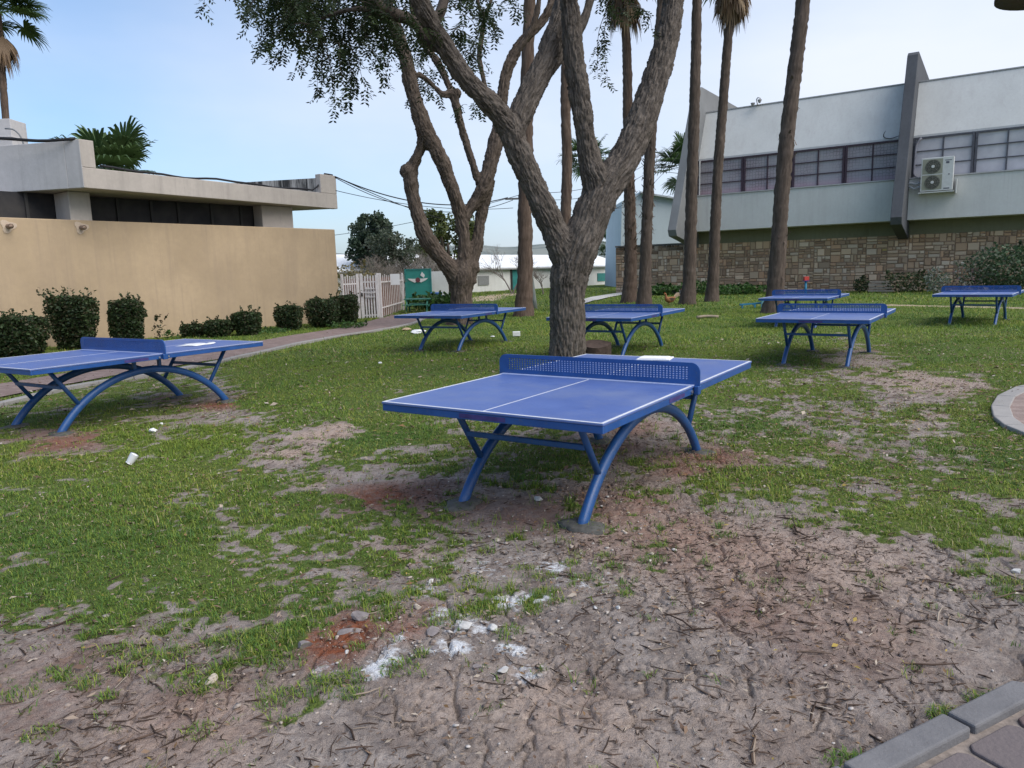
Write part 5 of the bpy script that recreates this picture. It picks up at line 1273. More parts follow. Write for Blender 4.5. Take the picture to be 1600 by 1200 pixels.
def palm(lab, base, pts, r0, r1, mat, crown=1.0, nfr=34, skirt=26, seed=1, boots=None, flare=1.5, name='fan_palm', group=None, trunk=True, pl=1.0, rad=.95, low=-.5):
    r = np.random.default_rng(seed); rt = thing(name, lab, 'palm tree', (base[0], base[1], 0), group=group)
    P = spline(pts, .10); n = len(P); f = np.linspace(0, 1, n); hgt = np.r_[0, np.cumsum(np.linalg.norm(np.diff(P, axis=0), axis=1))]
    R = (r0 + (r1 - r0) * f) * (1 + (flare - 1) * np.exp(-hgt / .55)) * (1 + .035 * np.sin(hgt * 26 + 2 * np.sin(hgt * 3)) + .05 * (vn2(hgt * 2.2, hgt * 0 + seed, 5) - .5))
    v, q = tube_mesh(P, R, 16); T, N, Bn = frames(P)
    a = np.arange(16) * 2 * math.pi / 16; crd = np.stack([np.outer(R, np.cos(a)), np.outer(R, np.sin(a)), np.repeat(hgt[:, None], 16, 1)], -1).reshape(-1, 3)
    dn = (v - np.repeat(P, 16, 0)); dn /= np.linalg.norm(dn, axis=1)[:, None]; v = v + dn * ((vn3(crd[:, 0] * 14, crd[:, 1] * 14, crd[:, 2] * 7, seed) - .5) * .05 * R.mean() / .2)[:, None]
    V = [v]; Q = [q]; C = [crd]; off = len(v)
    if boots:                                                   # ragged stubs of old leaf bases
        for _ in range(boots[2]):
            i = int(r.uniform(boots[0], boots[1]) * (n - 1)); an = r.uniform(0, 6.28); o_ = N[i] * math.cos(an) + Bn[i] * math.sin(an); L = r.uniform(.10, .28); c = P[i] + o_ * R[i] * .9; e = o_ * r.uniform(.3, .8) + np.array([0, 0, r.choice([-1, -1, .8]) * 1.0]); e /= np.linalg.norm(e); w_ = np.cross(o_, (0, 0, 1)) * r.uniform(.02, .045)
            V.append(np.stack([c - w_, c + w_, c + w_ * .5 + e * L, c - w_ * .5 + e * L + o_ * .02])); Q.append(np.array([[0, 1, 2, 3]]) + off); C.append(np.tile([o_[0] * R[i], o_[1] * R[i], hgt[i]], (4, 1))); off += 4
    if trunk: obj_from('trunk', np.vstack(V), np.vstack(Q), mat, rt, None, True, {'bark': ('FLOAT_VECTOR', np.vstack(C))})
    top = P[-1]
    if crown:
        V = []; Q = []; C = []; off = 0
        for k in range(nfr):
            el = r.uniform(low, 1.3); az = k * 2.399 + r.uniform(-.3, .3); g_ = np.array([[.040, .075, .024], [.056, .098, .030], [.074, .118, .040]][r.integers(3)]) * r.uniform(.7, 1.2)
            v, q, c = fan_leaf(top + np.array([0, 0, r.uniform(-.15, .25)]) * crown, az, el, pl * crown * r.uniform(.8, 1.2), rad * crown * r.uniform(.85, 1.15), r, g_); V.append(v); Q.append(q + off); C.append(c); off += len(v)
        obj_from('crown', np.vstack(V), np.vstack(Q), frond_m, rt, None, False, {'tint': ('FLOAT_COLOR', np.vstack(C))})
    if skirt:
        V = []; Q = []; C = []; off = 0
        for k in range(skirt):
            g_ = np.array([[.20, .13, .075], [.27, .19, .11], [.15, .095, .06]][r.integers(3)]) * r.uniform(.7, 1.15)
            v, q, c = fan_leaf(top + np.array([0, 0, -.1 - r.uniform(0, 1.0)]), k * 2.399, r.uniform(-1.25, -.7), .55 * crown, 1.0 * crown * r.uniform(.7, 1.1), r, g_, 12, True); V.append(v); Q.append(q + off); C.append(c); off += len(v)
        obj_from('dead_frond_skirt', np.vstack(V), np.vstack(Q), frond_m, rt, None, False, {'tint': ('FLOAT_COLOR', np.vstack(C))})
    return rt
def pline(Yb, *pp): return [at(a, b, Yb + (c[0] if c else 0)) for a, b, *c in pp]
PG = 'tall fan palms on the lawn'
palm('tall slim palm trunk just left of the thick forked tree, beside a thin grey pole', gp(820, 494), pline(24.4, (818, 498), (819, 470), (821, 400), (820, 330), (822, 250), (823, 150), (826, 50), (829, -60), (832, -190)), .26, .15, palm_bark2, seed=1, group=PG)
palm('palm trunk seen between the two arms of the thick forked tree', gp(881, 486), pline(27.5, (881, 486), (881, 400), (884, 330), (886, 250), (884, 180), (884, 80), (884, -40), (884, -170)), .21, .15, palm_bark2, boots=(.12, .22, 18), seed=2, group=PG)
palm('palm with a ragged shaggy lower trunk and hanging dead fronds, by the concrete walk', gp(983, 473), pline(32, (983, 473), (985, 420), (985, 360), (983, 285), (981, 190), (980, 100), (977, 30), (974, -58)), .27, .16, palm_bark2, boots=(.14, .40, 170), seed=3, group=PG, crown=1.15, skirt=40)
palm('palm with torn bark strips rising behind the arm of the thick forked tree', gp(1008, 479), pline(28.4, (1006, 480), (1008, 440), (1010, 370), (1013, 300), (1016, 230), (1022, 150), (1030, 60), (1036, -30), (1040, -160)), .23, .16, palm_bark, boots=(.18, .42, 110), seed=4, group=PG)
palm('dark straight palm trunk in front of the outer grey fin', gp(1078, 475), pline(29.4, (1074, 476), (1077, 440), (1079, 370), (1081, 290), (1084, 200), (1087, 100), (1089, 0), (1091, -120), (1092, -220)), .25, .15, palm_bark, seed=5, group=PG)
palm('palm with a brown skirt of dead fronds in front of the lace curtained windows', gp(1112, 471), pline(31, (1112, 472), (1115, 420), (1118, 340), (1123, 250), (1130, 160), (1136, 80), (1141, 20), (1145, -72)), .23, .16, palm_bark, seed=6, group=PG, crown=1.15, skirt=44)
palm('thick leaning palm trunk in front of the stone wall behind the open table', gp(1210, 488), pline(22.8, (1205, 492), (1211, 455), (1216, 390), (1222, 300), (1231, 200), (1242, 110), (1253, 20), (1264, -80), (1280, -220)), .24, .18, palm_bark, boots=(.1, .6, 26), seed=7, group=PG)
palm('palm with a full green crown at the frame corner above the pale roof pillar', at(10, 300, 36), [np.array([at(10, 300, 36)[0], 36, 0]), at(9, 185, 36), at(4, 120, 36), at(0, 70, 36), at(-4, 20, 36)], .17, .15, palm_bark2, crown=1.12, nfr=44, skirt=10, seed=8)
palm('palm crown of broad green fans rising behind the flat roof', at(172, 300, 30), [np.array([at(172, 300, 30)[0], 30, 0]), at(172, 300, 30), at(172, 287, 30)], .25, .22, palm_bark2, crown=1.42, nfr=34, skirt=0, seed=9, low=-.2, rad=1.0, pl=.9)
palm('small palm crown peeking out beside the outer grey fin', at(1074, 300, 60), [np.array([at(1076, 300, 60)[0], 60, 0]), at(1076, 330, 60), at(1075, 272, 60)], .3, .25, palm_bark, crown=1.7, nfr=34, skirt=14, seed=10)
palm('distant slim palm between the arms of the thick forked tree', at(909, 400, 52), [np.array([at(906, 440, 52)[0], 52, 0]), at(907, 380, 52), at(911, 310, 52), at(922, 255, 52)], .22, .16, palm_bark2, crown=1.2, nfr=28, skirt=8, seed=11)
palm('tiny distant palm over the end of the white roof', at(956, 395, 78), [np.array([at(956, 420, 78)[0], 78, 0]), at(956, 400, 78), at(956, 382, 78)], .25, .2, palm_bark2, crown=1.2, nfr=24, skirt=0, seed=12)

# ------------------------------------------------------------------ clipped shrubs and other plants
def shrub(lab, c, w_, d_, h, n, leaf, tints, seed, z0=.0, name='clipped_shrub', cat='shrub', group=None, boxy=.8, stems=True, glossy=leaf_m, top_r=1.0, lean=None, sprigs=6):
    r = np.random.default_rng(seed); rt = thing(name, lab, cat, (c[0], c[1], 0), group=group)
    P = r.uniform(-1, 1, (n * 2, 3)); ex = 2 + 6 * boxy; rr = (np.abs(P) ** ex).sum(1) ** (1 / ex)
    lump = .80 + .34 * fbm2(np.arctan2(P[:, 1], P[:, 0]) * 2.2 + seed, P[:, 2] * 3.1, seed, 3); ok = (rr < lump) & (rr > .45 * r.random(n * 2) ** .4); P = P[ok][:n]; rr = rr[ok][:n]
    prof = .80 + .20 * np.clip((P[:, 2] + 1) * .9, 0, 1) * top_r
    q = np.stack([c[0] + P[:, 0] * w_ / 2 * prof, c[1] + P[:, 1] * d_ / 2 * prof, z0 + (P[:, 2] + 1) / 2 * h], 1)
    S = []
    for _ in range(sprigs):
        b_ = q[r.integers(len(q))].copy(); b_[2] = z0 + h * r.uniform(.9, 1.0); m_ = int(14); t_ = np.linspace(0, 1, m_)[:, None]; S.append(b_ + t_ * np.array([r.normal(0, .12), r.normal(0, .12), r.uniform(.08, .22)]) * (h / 1.0) ** .5 + r.normal(0, .012, (m_, 3)))
    q = np.vstack([q] + S); m = len(q)
    d = r.normal(0, 1, (m, 3)); d[:, 2] = d[:, 2] * .7 + .25; d /= np.linalg.norm(d, axis=1)[:, None]; s = np.cross(d, r.normal(0, 1, (m, 3))); s /= np.linalg.norm(s, axis=1)[:, None]
    L = leaf * r.uniform(.6, 1.25, m)[:, None]; wd = L * .30
    V = np.stack([q - d * L * .5, q + s * wd, q + d * L * .5, q - s * wd], 1).reshape(-1, 3); tt = tints[r.integers(len(tints), size=m)] * r.uniform(.7, 1.3, (m, 1))
    obj_from('foliage', V, np.arange(m * 4).reshape(-1, 4), glossy, rt, None, False, {'tint': ('FLOAT_COLOR', np.repeat(tt, 4, 0))})
    if stems:
        b = MB()
        for k in range(7):
            a = r.uniform(0, 6.28); e = np.array([c[0] + math.cos(a) * w_ * .32, c[1] + math.sin(a) * d_ * .32, z0 + h * r.uniform(.5, .9)]); o_ = np.array([c[0] + r.uniform(-.08, .08), c[1] + r.uniform(-.08, .08), -.03]); b.tube(spline([o_, (o_ + e) / 2 + r.normal(0, .04, 3), e], .1), .014, 5)
        b.build('stem', twig_m, rt, True)
    return rt
DG = np.array([[.032, .056, .020], [.048, .076, .028], [.066, .10, .038], [.026, .046, .020], [.075, .066, .034]])
HG = 'clipped shrubs along the beige wall'
def sh(lab, x0, x1, y0, y1, Y_, n, seed, dk=.9, **k):
    n = int(n * 2.6); y0 += 6
    a = at(x0, y1, Y_); b = at(x1, y1, Y_); zt_ = at((x0 + x1) / 2, y0, Y_)[2]; w_ = b[0] - a[0]
    shrub(lab, ((a[0] + b[0]) / 2, Y_), w_ * .97, w_ * dk, zt_ * 1.0, n, k.pop('leaf', .075), DG, seed, 0., group=HG, **k)
sh('broadest clipped shrub, cut by the frame edge, beside the nearer beige wall', -40, 74, 488, 560, 15.2, 6000, 21, .5, sprigs=14)
sh('tall clipped shrub with an overhanging top behind the table net', 88, 150, 455, 545, 16.6, 4200, 22, .6, top_r=1.6, sprigs=14)
sh('tall narrow clipped shrub standing apart against the beige wall', 176, 229, 462, 540, 17.2, 3800, 23, .6, sprigs=12)
sh('smallest thin reddish brown shrub in the row at the beige wall', 283, 322, 500, 528, 19.3, 800, 24, .8, boxy=.3)
sh('low rounded square shrub between the thin shrub and a taller cube one', 322, 365, 494, 528, 19.2, 1700, 25)
sh('knee high shrub with a rounded top, third from the thin shrub', 366, 409, 480, 525, 19.5, 2100, 26, boxy=.5)
sh('lone cube shaped shrub with gaps on both sides near the wall end', 432, 474, 471, 516, 20.9, 2100, 27)
sh('cube shaped shrub pressed against the last one by the picket fence', 480, 531, 460, 513, 21.8, 2600, 28)
sh('last dark shrub of the row in front of the white pickets', 515, 562, 455, 507, 23.2, 2600, 29)
WG = np.array([[.045, .10, .02], [.06, .13, .03], [.035, .08, .02], [.08, .15, .04]])
# weeds along the wall foot, by the gate and by the stone wall
def weed(lab, px, py, w_, h, n, seed, tints=WG, Y_=None, leaf=.09, name='weed_clump', cat='weeds', group=None):
    q = gp(px, py) if Y_ is None else at(px, py, Y_); shrub(lab, (q[0], q[1]), w_, w_ * .8, h, n, leaf, tints, seed, 0., name, cat, group, .1, False, leaf_m, 1.0, None, 4)
weed('leafy green weeds under the teal gate beside the picnic table', 668, 478, 1.7, .62, 900, 41, Y_=31, leaf=.16)
weed('big leaved green weeds between the blue barrel and the many limbed tree', 692, 478, 1.5, .65, 800, 42, Y_=29.5, leaf=.18)
weed('pale weedy tuft at the foot of the picket gate', 572, 497, .6, .35, 260, 43, np.array([[.09, .13, .06], [.16, .18, .11]]), leaf=.07)
weed('low weeds between the clipped shrubs and the picket gate', 545, 512, 1.2, .16, 320, 44, leaf=.09)
weed('low weeds at the wall foot between two clipped shrubs', 415, 521, 1.4, .13, 320, 45, leaf=.08)
weed('thin dry sapling weed beside the tall narrow shrub', 250, 532, .35, .55, 60, 46, np.array([[.06, .045, .025], [.05, .07, .03]]), leaf=.08)
weed('sparse seedling weeds right of the thin dry sapling', 268, 530, .5, .18, 60, 47, leaf=.07)
weed('tall green weeds at the stone wall behind the two slim palms', 1092, 458, 2.2, .75, 700, 48, Y_=39.3, leaf=.16)
weed('low dark bush against the stone wall right of the lying planks', 1420, 458, 2.6, .95, 900, 49, DG, Y_=34.6, leaf=.14, name='bush', cat='bush')
weed('small dark bush against the stone wall left of the lying planks', 1345, 459, .75, .75, 400, 50, DG, Y_=35.8, leaf=.12, name='bush', cat='bush')
GG = np.array([[.045, .085, .040], [.065, .11, .055], [.035, .06, .03], [.10, .14, .08]])
weed('large loose green bush at the frame edge against the stone wall', 1580, 452, 3.6, 2.1, 2600, 51, GG, Y_=31.2, leaf=.17, name='bush', cat='bush')
weed('whitish grey flowering shrub left of the farthest table', 1463, 458, 1.1, 1.0, 420, 52, np.array([[.34, .35, .33], [.20, .24, .17], [.10, .13, .08]]), Y_=32.2, leaf=.13, name='flowering_shrub', cat='shrub')
weed('pale flowering shrub behind the net of the farthest table', 1525, 455, 2.0, 1.25, 700, 53, np.array([[.30, .31, .28], [.13, .17, .10], [.08, .11, .06], [.22, .14, .13]]), Y_=31.6, leaf=.13, name='flowering_shrub', cat='shrub')
weed('rank tall grass at the stone wall between the slim and leaning palms', 1150, 460, 3.4, .5, 900, 54, Y_=38.0, leaf=.2)
weed('rank grass at the stone wall beside the brown hen', 1035, 462, 2.4, .55, 800, 55, Y_=39.6, leaf=.2)

def far_tree(lab, px0, px1, py0, py1, Y_, n, leaf, tints, seed, trunk_r=.16, name='background_tree', dens=1.0, group=None):
    a = at(px0, py1, Y_); b = at(px1, py0, Y_); w_ = b[0] - a[0]; cz0, cz1 = a[2], b[2]; c = np.array([(a[0] + b[0]) / 2, Y_]); r = np.random.default_rng(seed); rt = thing(name, lab, 'tree', (c[0], c[1], 0), group=group)
    K = 46; cc = np.stack([c[0] + r.uniform(-.42, .42, K) * w_, Y_ + r.uniform(-.4, .4, K) * w_, cz0 + (cz1 - cz0) * np.linspace(.08, .92, K)], 1); fz = (cc[:, 2] - cz0) / (cz1 - cz0); cc[:, 0] = c[0] + (cc[:, 0] - c[0]) * np.sqrt(np.clip(1.05 - (2 * fz - .8) ** 2 * .45, .15, 1)); rr = w_ * r.uniform(.09, .19, K)
    k = r.integers(K, size=n); u_ = r.normal(0, 1, (n, 3)); u_ /= np.linalg.norm(u_, axis=1)[:, None]; q = cc[k] + u_ * (rr[k] * r.random(n) ** .45)[:, None]
    d = r.normal(0, 1, (n, 3)); d /= np.linalg.norm(d, axis=1)[:, None]; s = np.cross(d, r.normal(0, 1, (n, 3))); s /= np.linalg.norm(s, axis=1)[:, None]; L = leaf * r.uniform(.6, 1.3, n)[:, None]
    V = np.stack([q - d * L * .5, q + s * L * .28, q + d * L * .5, q - s * L * .28], 1).reshape(-1, 3); tt = tints[(k + r.integers(2, size=n)) % len(tints)] * r.uniform(.75, 1.25, (n, 1))
    obj_from('crown', V, np.arange(n * 4).reshape(-1, 4), leaf_m, rt, None, False, {'tint': ('FLOAT_COLOR', np.repeat(tt, 4, 0))})
    m = MB(); m.tube(spline([(c[0], Y_, -.1), (c[0] + .1, Y_, cz0 * .6 + .5), (c[0], Y_, (cz0 + cz1) / 2)], .3), np.linspace(trunk_r, trunk_r * .5, len(spline([(c[0], Y_, -.1), (c[0] + .1, Y_, cz0 * .6 + .5), (c[0], Y_, (cz0 + cz1) / 2)], .3))), 8)
    for _ in range(9):
        e = cc[r.integers(K)]; m.tube(spline([(c[0], Y_, max(.4, cz0 * .8)), (np.array([c[0], Y_, cz0]) + e) / 2 + r.normal(0, .1, 3), e], .3), trunk_r * .3, 5)
    m.build('trunk', twig_m, rt, True); return rt
OL = np.array([[.070, .090, .055], [.095, .115, .075], [.055, .070, .045], [.12, .135, .10]])
far_tree('dark green evergreen tree behind the white picket fence', 545, 612, 334, 420, 47, 5200, .26, np.array([[.040, .066, .044], [.055, .085, .052], [.075, .10, .064]]), 71)
far_tree('grey green olive like tree overlapping the dark evergreen', 575, 652, 362, 432, 44, 4600, .20, OL, 72)
far_tree('yellowish green tree seen through the limbs of the many limbed tree', 652, 748, 328, 432, 49, 5200, .27, np.array([[.085, .105, .030], [.11, .13, .038], [.065, .085, .028]]), 73)
far_tree('small dark tree far off left of the many limbed tree', 628, 662, 385, 425, 60, 900, .3, np.array([[.035, .05, .035], [.05, .07, .05]]), 74)
weed('yellow brown bush behind the end of the beige wall', 545, 425, 3.0, 2.05, 1100, 75, np.array([[.20, .16, .06], [.15, .13, .06], [.25, .20, .10]]), Y_=37, leaf=.16, name='bush', cat='bush')
def bare_tree(lab, px, pyb, pyt, Y_, spread, seed, col, depth=5, name='bare_tree', stems=1, group=None, r0=.06):
    q = at(px, pyb, Y_); zt_ = at(px, pyt, Y_)[2]; r = np.random.default_rng(seed); rt = thing(name, lab, 'tree', (q[0], Y_, 0), group=group); m1 = MB(); m2 = MB(); H_ = zt_
    def grow(p, d, L, rad, k):
        P = [p]; dd = d.copy()
        for _ in range(4): dd = dd + r.normal(0, .12, 3); dd /= np.linalg.norm(dd); P.append(P[-1] + dd * L / 4)
        (m1 if k >= depth - 1 else m2).tube(spline(P, .15), np.linspace(rad, rad * .6, len(spline(P, .15))), 5, cap=False)
        if k == 0: return
        for _ in range(3 if k < depth - 1 else 4):
            a = r.uniform(0, 6.28); o_ = np.array([math.cos(a), math.sin(a), r.uniform(-.1, .5)]); e = dd * r.uniform(.6, 1.0) + o_ * spread * r.uniform(.4, .9); e /= np.linalg.norm(e); grow(P[-1 - r.integers(2)], e, L * r.uniform(.6, .82), rad * .55, k - 1)
    for s in range(stems): grow(np.array([q[0] + r.uniform(-.1, .1), Y_, -.05]), np.array([r.normal(0, .12 if stems == 1 else .4), r.normal(0, .1), 1.]), H_ * .36, r0, depth)
    bm_ = M_plain('bare_twig', col, .9, .2, 5); m1.build('trunk', bm_, rt, True); m2.build('branch', bm_, rt, True)
bare_tree('leafless grey tree against the white building, branching low', 801, 452, 372, 50, .8, 81, (.17, .14, .125), 4, stems=2)
bare_tree('small leafless round headed tree right of the palm trunk and pole', 846, 452, 415, 47, .95, 82, (.20, .16, .14), 5, r0=.05)
bare_tree('tangled leafless grey tree behind the teal gate', 668, 455, 385, 43.5, .95, 83, (.25, .22, .20), 5, stems=3)
bare_tree('tangle of bare brown branches behind the white picket fence', 590, 450, 395, 39.5, 1.0, 84, (.24, .20, .17), 5, stems=3)
bare_tree('bare grey bush over the reddish brown board screen', 630, 450, 400, 41.5, 1.0, 85, (.22, .19, .165), 5, stems=3)
weed('clipped hedge at the end of the long white building', 950, 392, 2.0, 3.55, 500, 86, DG * 1.5, Y_=79, leaf=.3, name='hedge', cat='hedge')
# ------------------------------------------------------------------ pole and wires
q = at(836, 476, 29.2)
pole = thing('utility_pole', 'thin grey leaning pole beside the slim palm trunk', 'pole', (q[0], 29.2, 0))
ptop = at(813, 300, 29.2); pb = np.array([q[0], 29.2, -.1])
m = MB(); P = spline([pb, (pb + ptop) / 2, ptop], .4); m.tube(P, np.linspace(.11, .07, len(P)), 10); m.build('shaft', M_plain('galvanised_pole', (.20, .22, .21), .6, .15, 5), pole, True)
m = MB(); m.beam(ptop + np.array([-.6, 0, -.25]), ptop + np.array([.6, 0, -.25]), .07, .07); m.build('crossarm', M_plain('steel_arm', (.16, .16, .16), .6), pole)
def wire(lab, a, b, sag, r=.011):
    n = 26; t_ = np.linspace(0, 1, n)[:, None]; P = a + (b - a) * t_ + np.array([0, 0, -1.]) * sag * 4 * t_ * (1 - t_); m = MB(); m.tube(P, r, 5); tag(m.build('overhead_wire', cable_m, None, True), lab, 'wire', 'overhead wires')
RE = np.r_[E_ - DK * .05, 4.74]
wire('thickest sagging overhead wire, topmost from the flat roof corner', RE, ptop + np.array([-.5, 0, -.2]), .55, .02)
wire('overhead wire just under the thickest one from the flat roof corner', RE + np.array([0, 0, -.03]), ptop + np.array([-.3, 0, -.3]), .75, .013)
wire('steepest overhead wire dropping from the flat roof corner behind the knobbed limb', RE + np.array([.05, 0, -.02]), at(700, 345, 33), .1, .015)
wire('lowest slack overhead wire from under the flat roof corner to the pole', RE + np.array([0, 0, -.45]), ptop + np.array([-.3, 0, -.6]), .25)
wire('overhead wire from behind the wall end rising to the pole', at(440, 375, 36), ptop + np.array([0, 0, -.1]), .3)
wire('upper overhead wire from the pole to the grey building fin', ptop, bl(-.25, -1.0, 8.4), .9)
wire('middle overhead wire from the pole to the grey building fin', ptop + np.array([0, 0, -.2]), bl(-.25, -1.2, 7.9), 1.0)
wire('lower overhead wire from the pole to the grey building fin', ptop + np.array([.2, 0, -.35]), bl(-.25, -1.4, 7.5), 1.6)
wire('nearly level overhead wire passing behind the palms to the gabled building', ptop + np.array([.4, 0, -.6]), at(1062, 297, 57), .6)

# ------------------------------------------------------------------ small things on the lawn and the tables
paper = M_plain('white_paper', (.74, .74, .75), .7, .05, 10)
yaw = TABLES[0][1]; rr_ = ray(1022, 562); tt_ = (TH + .002 - CAMH) / rr_[2]; q = np.array([rr_[0] * tt_, rr_[1] * tt_, TH + .002])
sheetr = thing('cardboard_sheet', 'flat white cardboard sheet lying on the far half of the nearest table', 'cardboard', q, yaw + .2)
m = MB()
for (x0, x1, y0, y1, z0, z1) in ((-.06, .17, -.14, .14, 0, .010), (-.04, .15, -.11, .12, .011, .016)): m.box((x0, y0, z0), (x1, y1, z1))
m.build('sheet', paper, sheetr, off=Z0, bevel=.003)
q, yaw = on_table(1, .55, .08, .002); c_ = at(300, 539, 9.1)
for k, (du, dv, rz) in enumerate(((.50, .10, .3), (.86, -.02, -.2))):
    yaw = TABLES[1][1]; rr_ = ray(*((298, 539.5), (322, 537.5))[k]); tt_ = (TH + .002 - CAMH) / rr_[2]; q = np.array([rr_[0] * tt_, rr_[1] * tt_, TH + .002]); r = thing('paper_sheet', ('smaller' if k else 'larger') + ' white paper sheet lying on the far half of the table by the beige wall', 'paper', q, yaw + rz, 'papers on the left table')
    w_, h_ = ((.10, .15), (.08, .09))[k]; vs = []; fs = []
    for i in range(6):
        for j in range(6): x_, y_ = (i / 5 - .5) * 2 * w_, (j / 5 - .5) * 2 * h_; vs.append((x_, y_, .003 + .012 * max(0, (i - 3) / 2) ** 2 + .004 * math.sin(j)))
    for i in range(5):
        for j in range(5): a = i * 6 + j; fs.append((a, a + 6, a + 7, a + 1))
    m = MB(); m.add(vs, fs); o = m.build('page', paper, r, True, off=Z0); so = o.modifiers.new('s', 'SOLIDIFY'); so.thickness = .0015
# the stump, and a rock pair on the red soil
q = gp(932, 560); q = np.array([at(932, 545, 11.6)[0], 11.6, 0])
st = thing('tree_stump', 'short cut stump right beside the thick forked trunk', 'stump', q)
S = MB(); n = 28; zs_ = [-.1, 0, .10, .22, .31]; vs = []
for k, z_ in enumerate(zs_):
    for i in range(n):
        th = i / n * 6.2832; rr = (.22 + .05 * (k < 2)) * (1 + .10 * math.sin(3 * th + 1) + .05 * math.sin(7 * th) + .02 * math.sin(17 * th)); vs.append((q[0] + rr * math.cos(th), q[1] + rr * .8 * math.sin(th), z_ + (.05 * math.sin(th * 1.0) if k == 4 else 0)))
fs = [(k * n + i, k * n + (i + 1) % n, (k + 1) * n + (i + 1) % n, (k + 1) * n + i) for k in range(4) for i in range(n)]
S.add(vs, fs); o = S.build('bark', None or M_plain('stump_bark', (.055, .038, .030), .95, .4, 22, .03), st, True)
S = MB(); S.add(vs[-n:], [tuple(range(n))]); S.build('cut_face', M_plain('stump_wood', (.075, .052, .042), .9, .35, 14, .01), st)
def rock(lab, px, py, sx_, sy_, sz_, colr, seed, group=None, name='stone', rough=.9, z=None):
    p = gp(px, py); r = np.random.default_rng(seed); bm = bmesh.new(); bmesh.ops.create_icosphere(bm, subdivisions=2, radius=1.0); v = np.array([x.co[:] for x in bm.verts]); f = [[x.index for x in y.verts] for y in bm.faces]; bm.free()
    pl = r.normal(0, 1, (9, 3)); pl /= np.linalg.norm(pl, axis=1)[:, None]
    for a in pl:
        d = v @ a; cut = r.uniform(.30, .75); v = v - np.outer(np.maximum(d - cut, 0), a)
    th = r.uniform(0, 6.28); c, s = math.cos(th), math.sin(th); v = v * np.array([sx_, sy_, sz_]); v = np.stack([v[:, 0] * c - v[:, 1] * s, v[:, 0] * s + v[:, 1] * c, v[:, 2]], 1)
    v = v + np.array([p[0], p[1], hz(p[0], p[1]) + sz_ * .45]); o = obj_from(name, v, f, colr, None); tag(o, lab, 'stone', group); return o
grey_rock = M_plain('grey_rock', (.20, .175, .175), .9, .3, 25, .008); white_rock = M_plain('plaster_rubble', (.47, .46, .45), .9, .25, 30, .006); tan_rock = M_plain('tan_rock', (.42, .36, .30), .9, .25, 30, .006)
rock('grey clod stone on the orange red soil patch, the farther of the two', 560, 967, .062, .048, .034, grey_rock, 1); rock('flat grey stone on the orange red soil patch, the nearer of the two', 547, 990, .055, .040, .018, grey_rock, 2)
for k, (px, py, s_, m_, lab) in enumerate([(653, 951, .028, tan_rock, 'pale squarish stone beside the orange red soil'), (673, 909, .028, white_rock, 'white lump at the edge of the grass left of the lime patches'), (770, 987, .034, white_rock, 'white plaster lump between the two brightest lime splashes'), (730, 984, .05, white_rock, 'broad flat plaster chunk above the lime splash'),
    (678, 995, .045, grey_rock, 'flat grey plaster chunk right of the red soil'), (778, 842, .028, tan_rock, 'round pale stone at the grass edge before the front leg'), (680, 1020, .022, grey_rock, 'small grey rubble piece by the tallest lime splash'), (474, 1013, .04, grey_rock, 'upright grey clod left of the orange red soil'),
    (541, 1022, .017, white_rock, 'tiny white pebble on the orange red soil'), (785, 1056, .035, white_rock, 'angular white rubble piece nearest the camera'), (745, 1051, .032, grey_rock, 'angular grey rubble piece left of the nearest white one'), (931, 954, .015, white_rock, 'white pebble left of its twin on the cracked soil'),
    (967, 955, .017, white_rock, 'white pebble right of its twin on the cracked soil'), (328, 1069, .036, tan_rock, 'pale flat stone lying in a grass tuft'), (1588, 894, .034, white_rock, 'white stone at the frame edge beside the bare soil'), (975, 831, .026, tan_rock, 'pale stone on the red gravel right of the concrete footing'),
    (840, 779, .04, white_rock, 'whitish chunk under the nearest table between its front feet'), (1488, 1120, .028, tan_rock, 'pale flat stone in the grass against the kerb'), (580, 839, .018, white_rock, 'small white stone in the thinning grass'), (1016, 867, .022, tan_rock, 'pale stone where the gravel thins out')]):
    rock(lab, px, py, s_, s_ * .75, s_ * .55, m_, 20 + k, 'larger stones on the ground')
# litter that can be counted
def cup(lab, px, py, L_, r0, r1, az, mat, name='paper_cup', cat='cup'):
    p = gp(px, py); rt = thing(name, lab, cat, (p[0], p[1], 0)); d = np.array([math.cos(az) * .55, math.sin(az) * .55, .8]); d /= np.linalg.norm(d); a = np.array([p[0], p[1], hz(p[0], p[1]) + .012])
    m = MB(); m.tube([a, a + d * L_], [r1, r0], 20, cap=False); m.tube([a + d * L_, a + d * (L_ + .0005)], [r0, r0 * .3], 20, cap=True); m.tube([a + d * .004, a + d * L_ * .97], [r1 * .93, r0 * .93], 20, cap=False); m.build('body', mat, rt, True)
    m = MB(); th = np.linspace(0, 2 * np.pi, 25); T, N, B = frames(np.array([a, a + d])); m.tube(np.array([a + N[0] * r1 * math.cos(x) + B[0] * r1 * math.sin(x) for x in th]), .003, 6, cap=False); m.build('rim', mat, rt, True)
    return rt
cup('white paper cup leaning in the grass', 202, 724, .085, .036, .027, math.radians(20), paper)
def crumple(lab, px, py, s_, seed, name='crumpled_paper', cat='litter', mat=None, group='paper scraps on the grass', flat=.6):
    p = gp(px, py); r = np.random.default_rng(seed); bm = bmesh.new(); bmesh.ops.create_icosphere(bm, subdivisions=2, radius=1.0); v = np.array([x.co[:] for x in bm.verts]) * r.uniform(.6, 1.15, (42 + 120, 1))[:len(bm.verts)]; f = [[x.index for x in y.verts] for y in bm.faces]; bm.free()
    v = v * np.array([s_, s_ * .7, s_ * flat]) + np.array([p[0], p[1], hz(p[0], p[1]) + s_ * flat * .6 + .01]); tag(obj_from(name, v, f, mat or paper, None), lab, cat, group)
crumple('grey white crumpled scrap in the grass behind the paper cup', 239, 676, .042, 1)
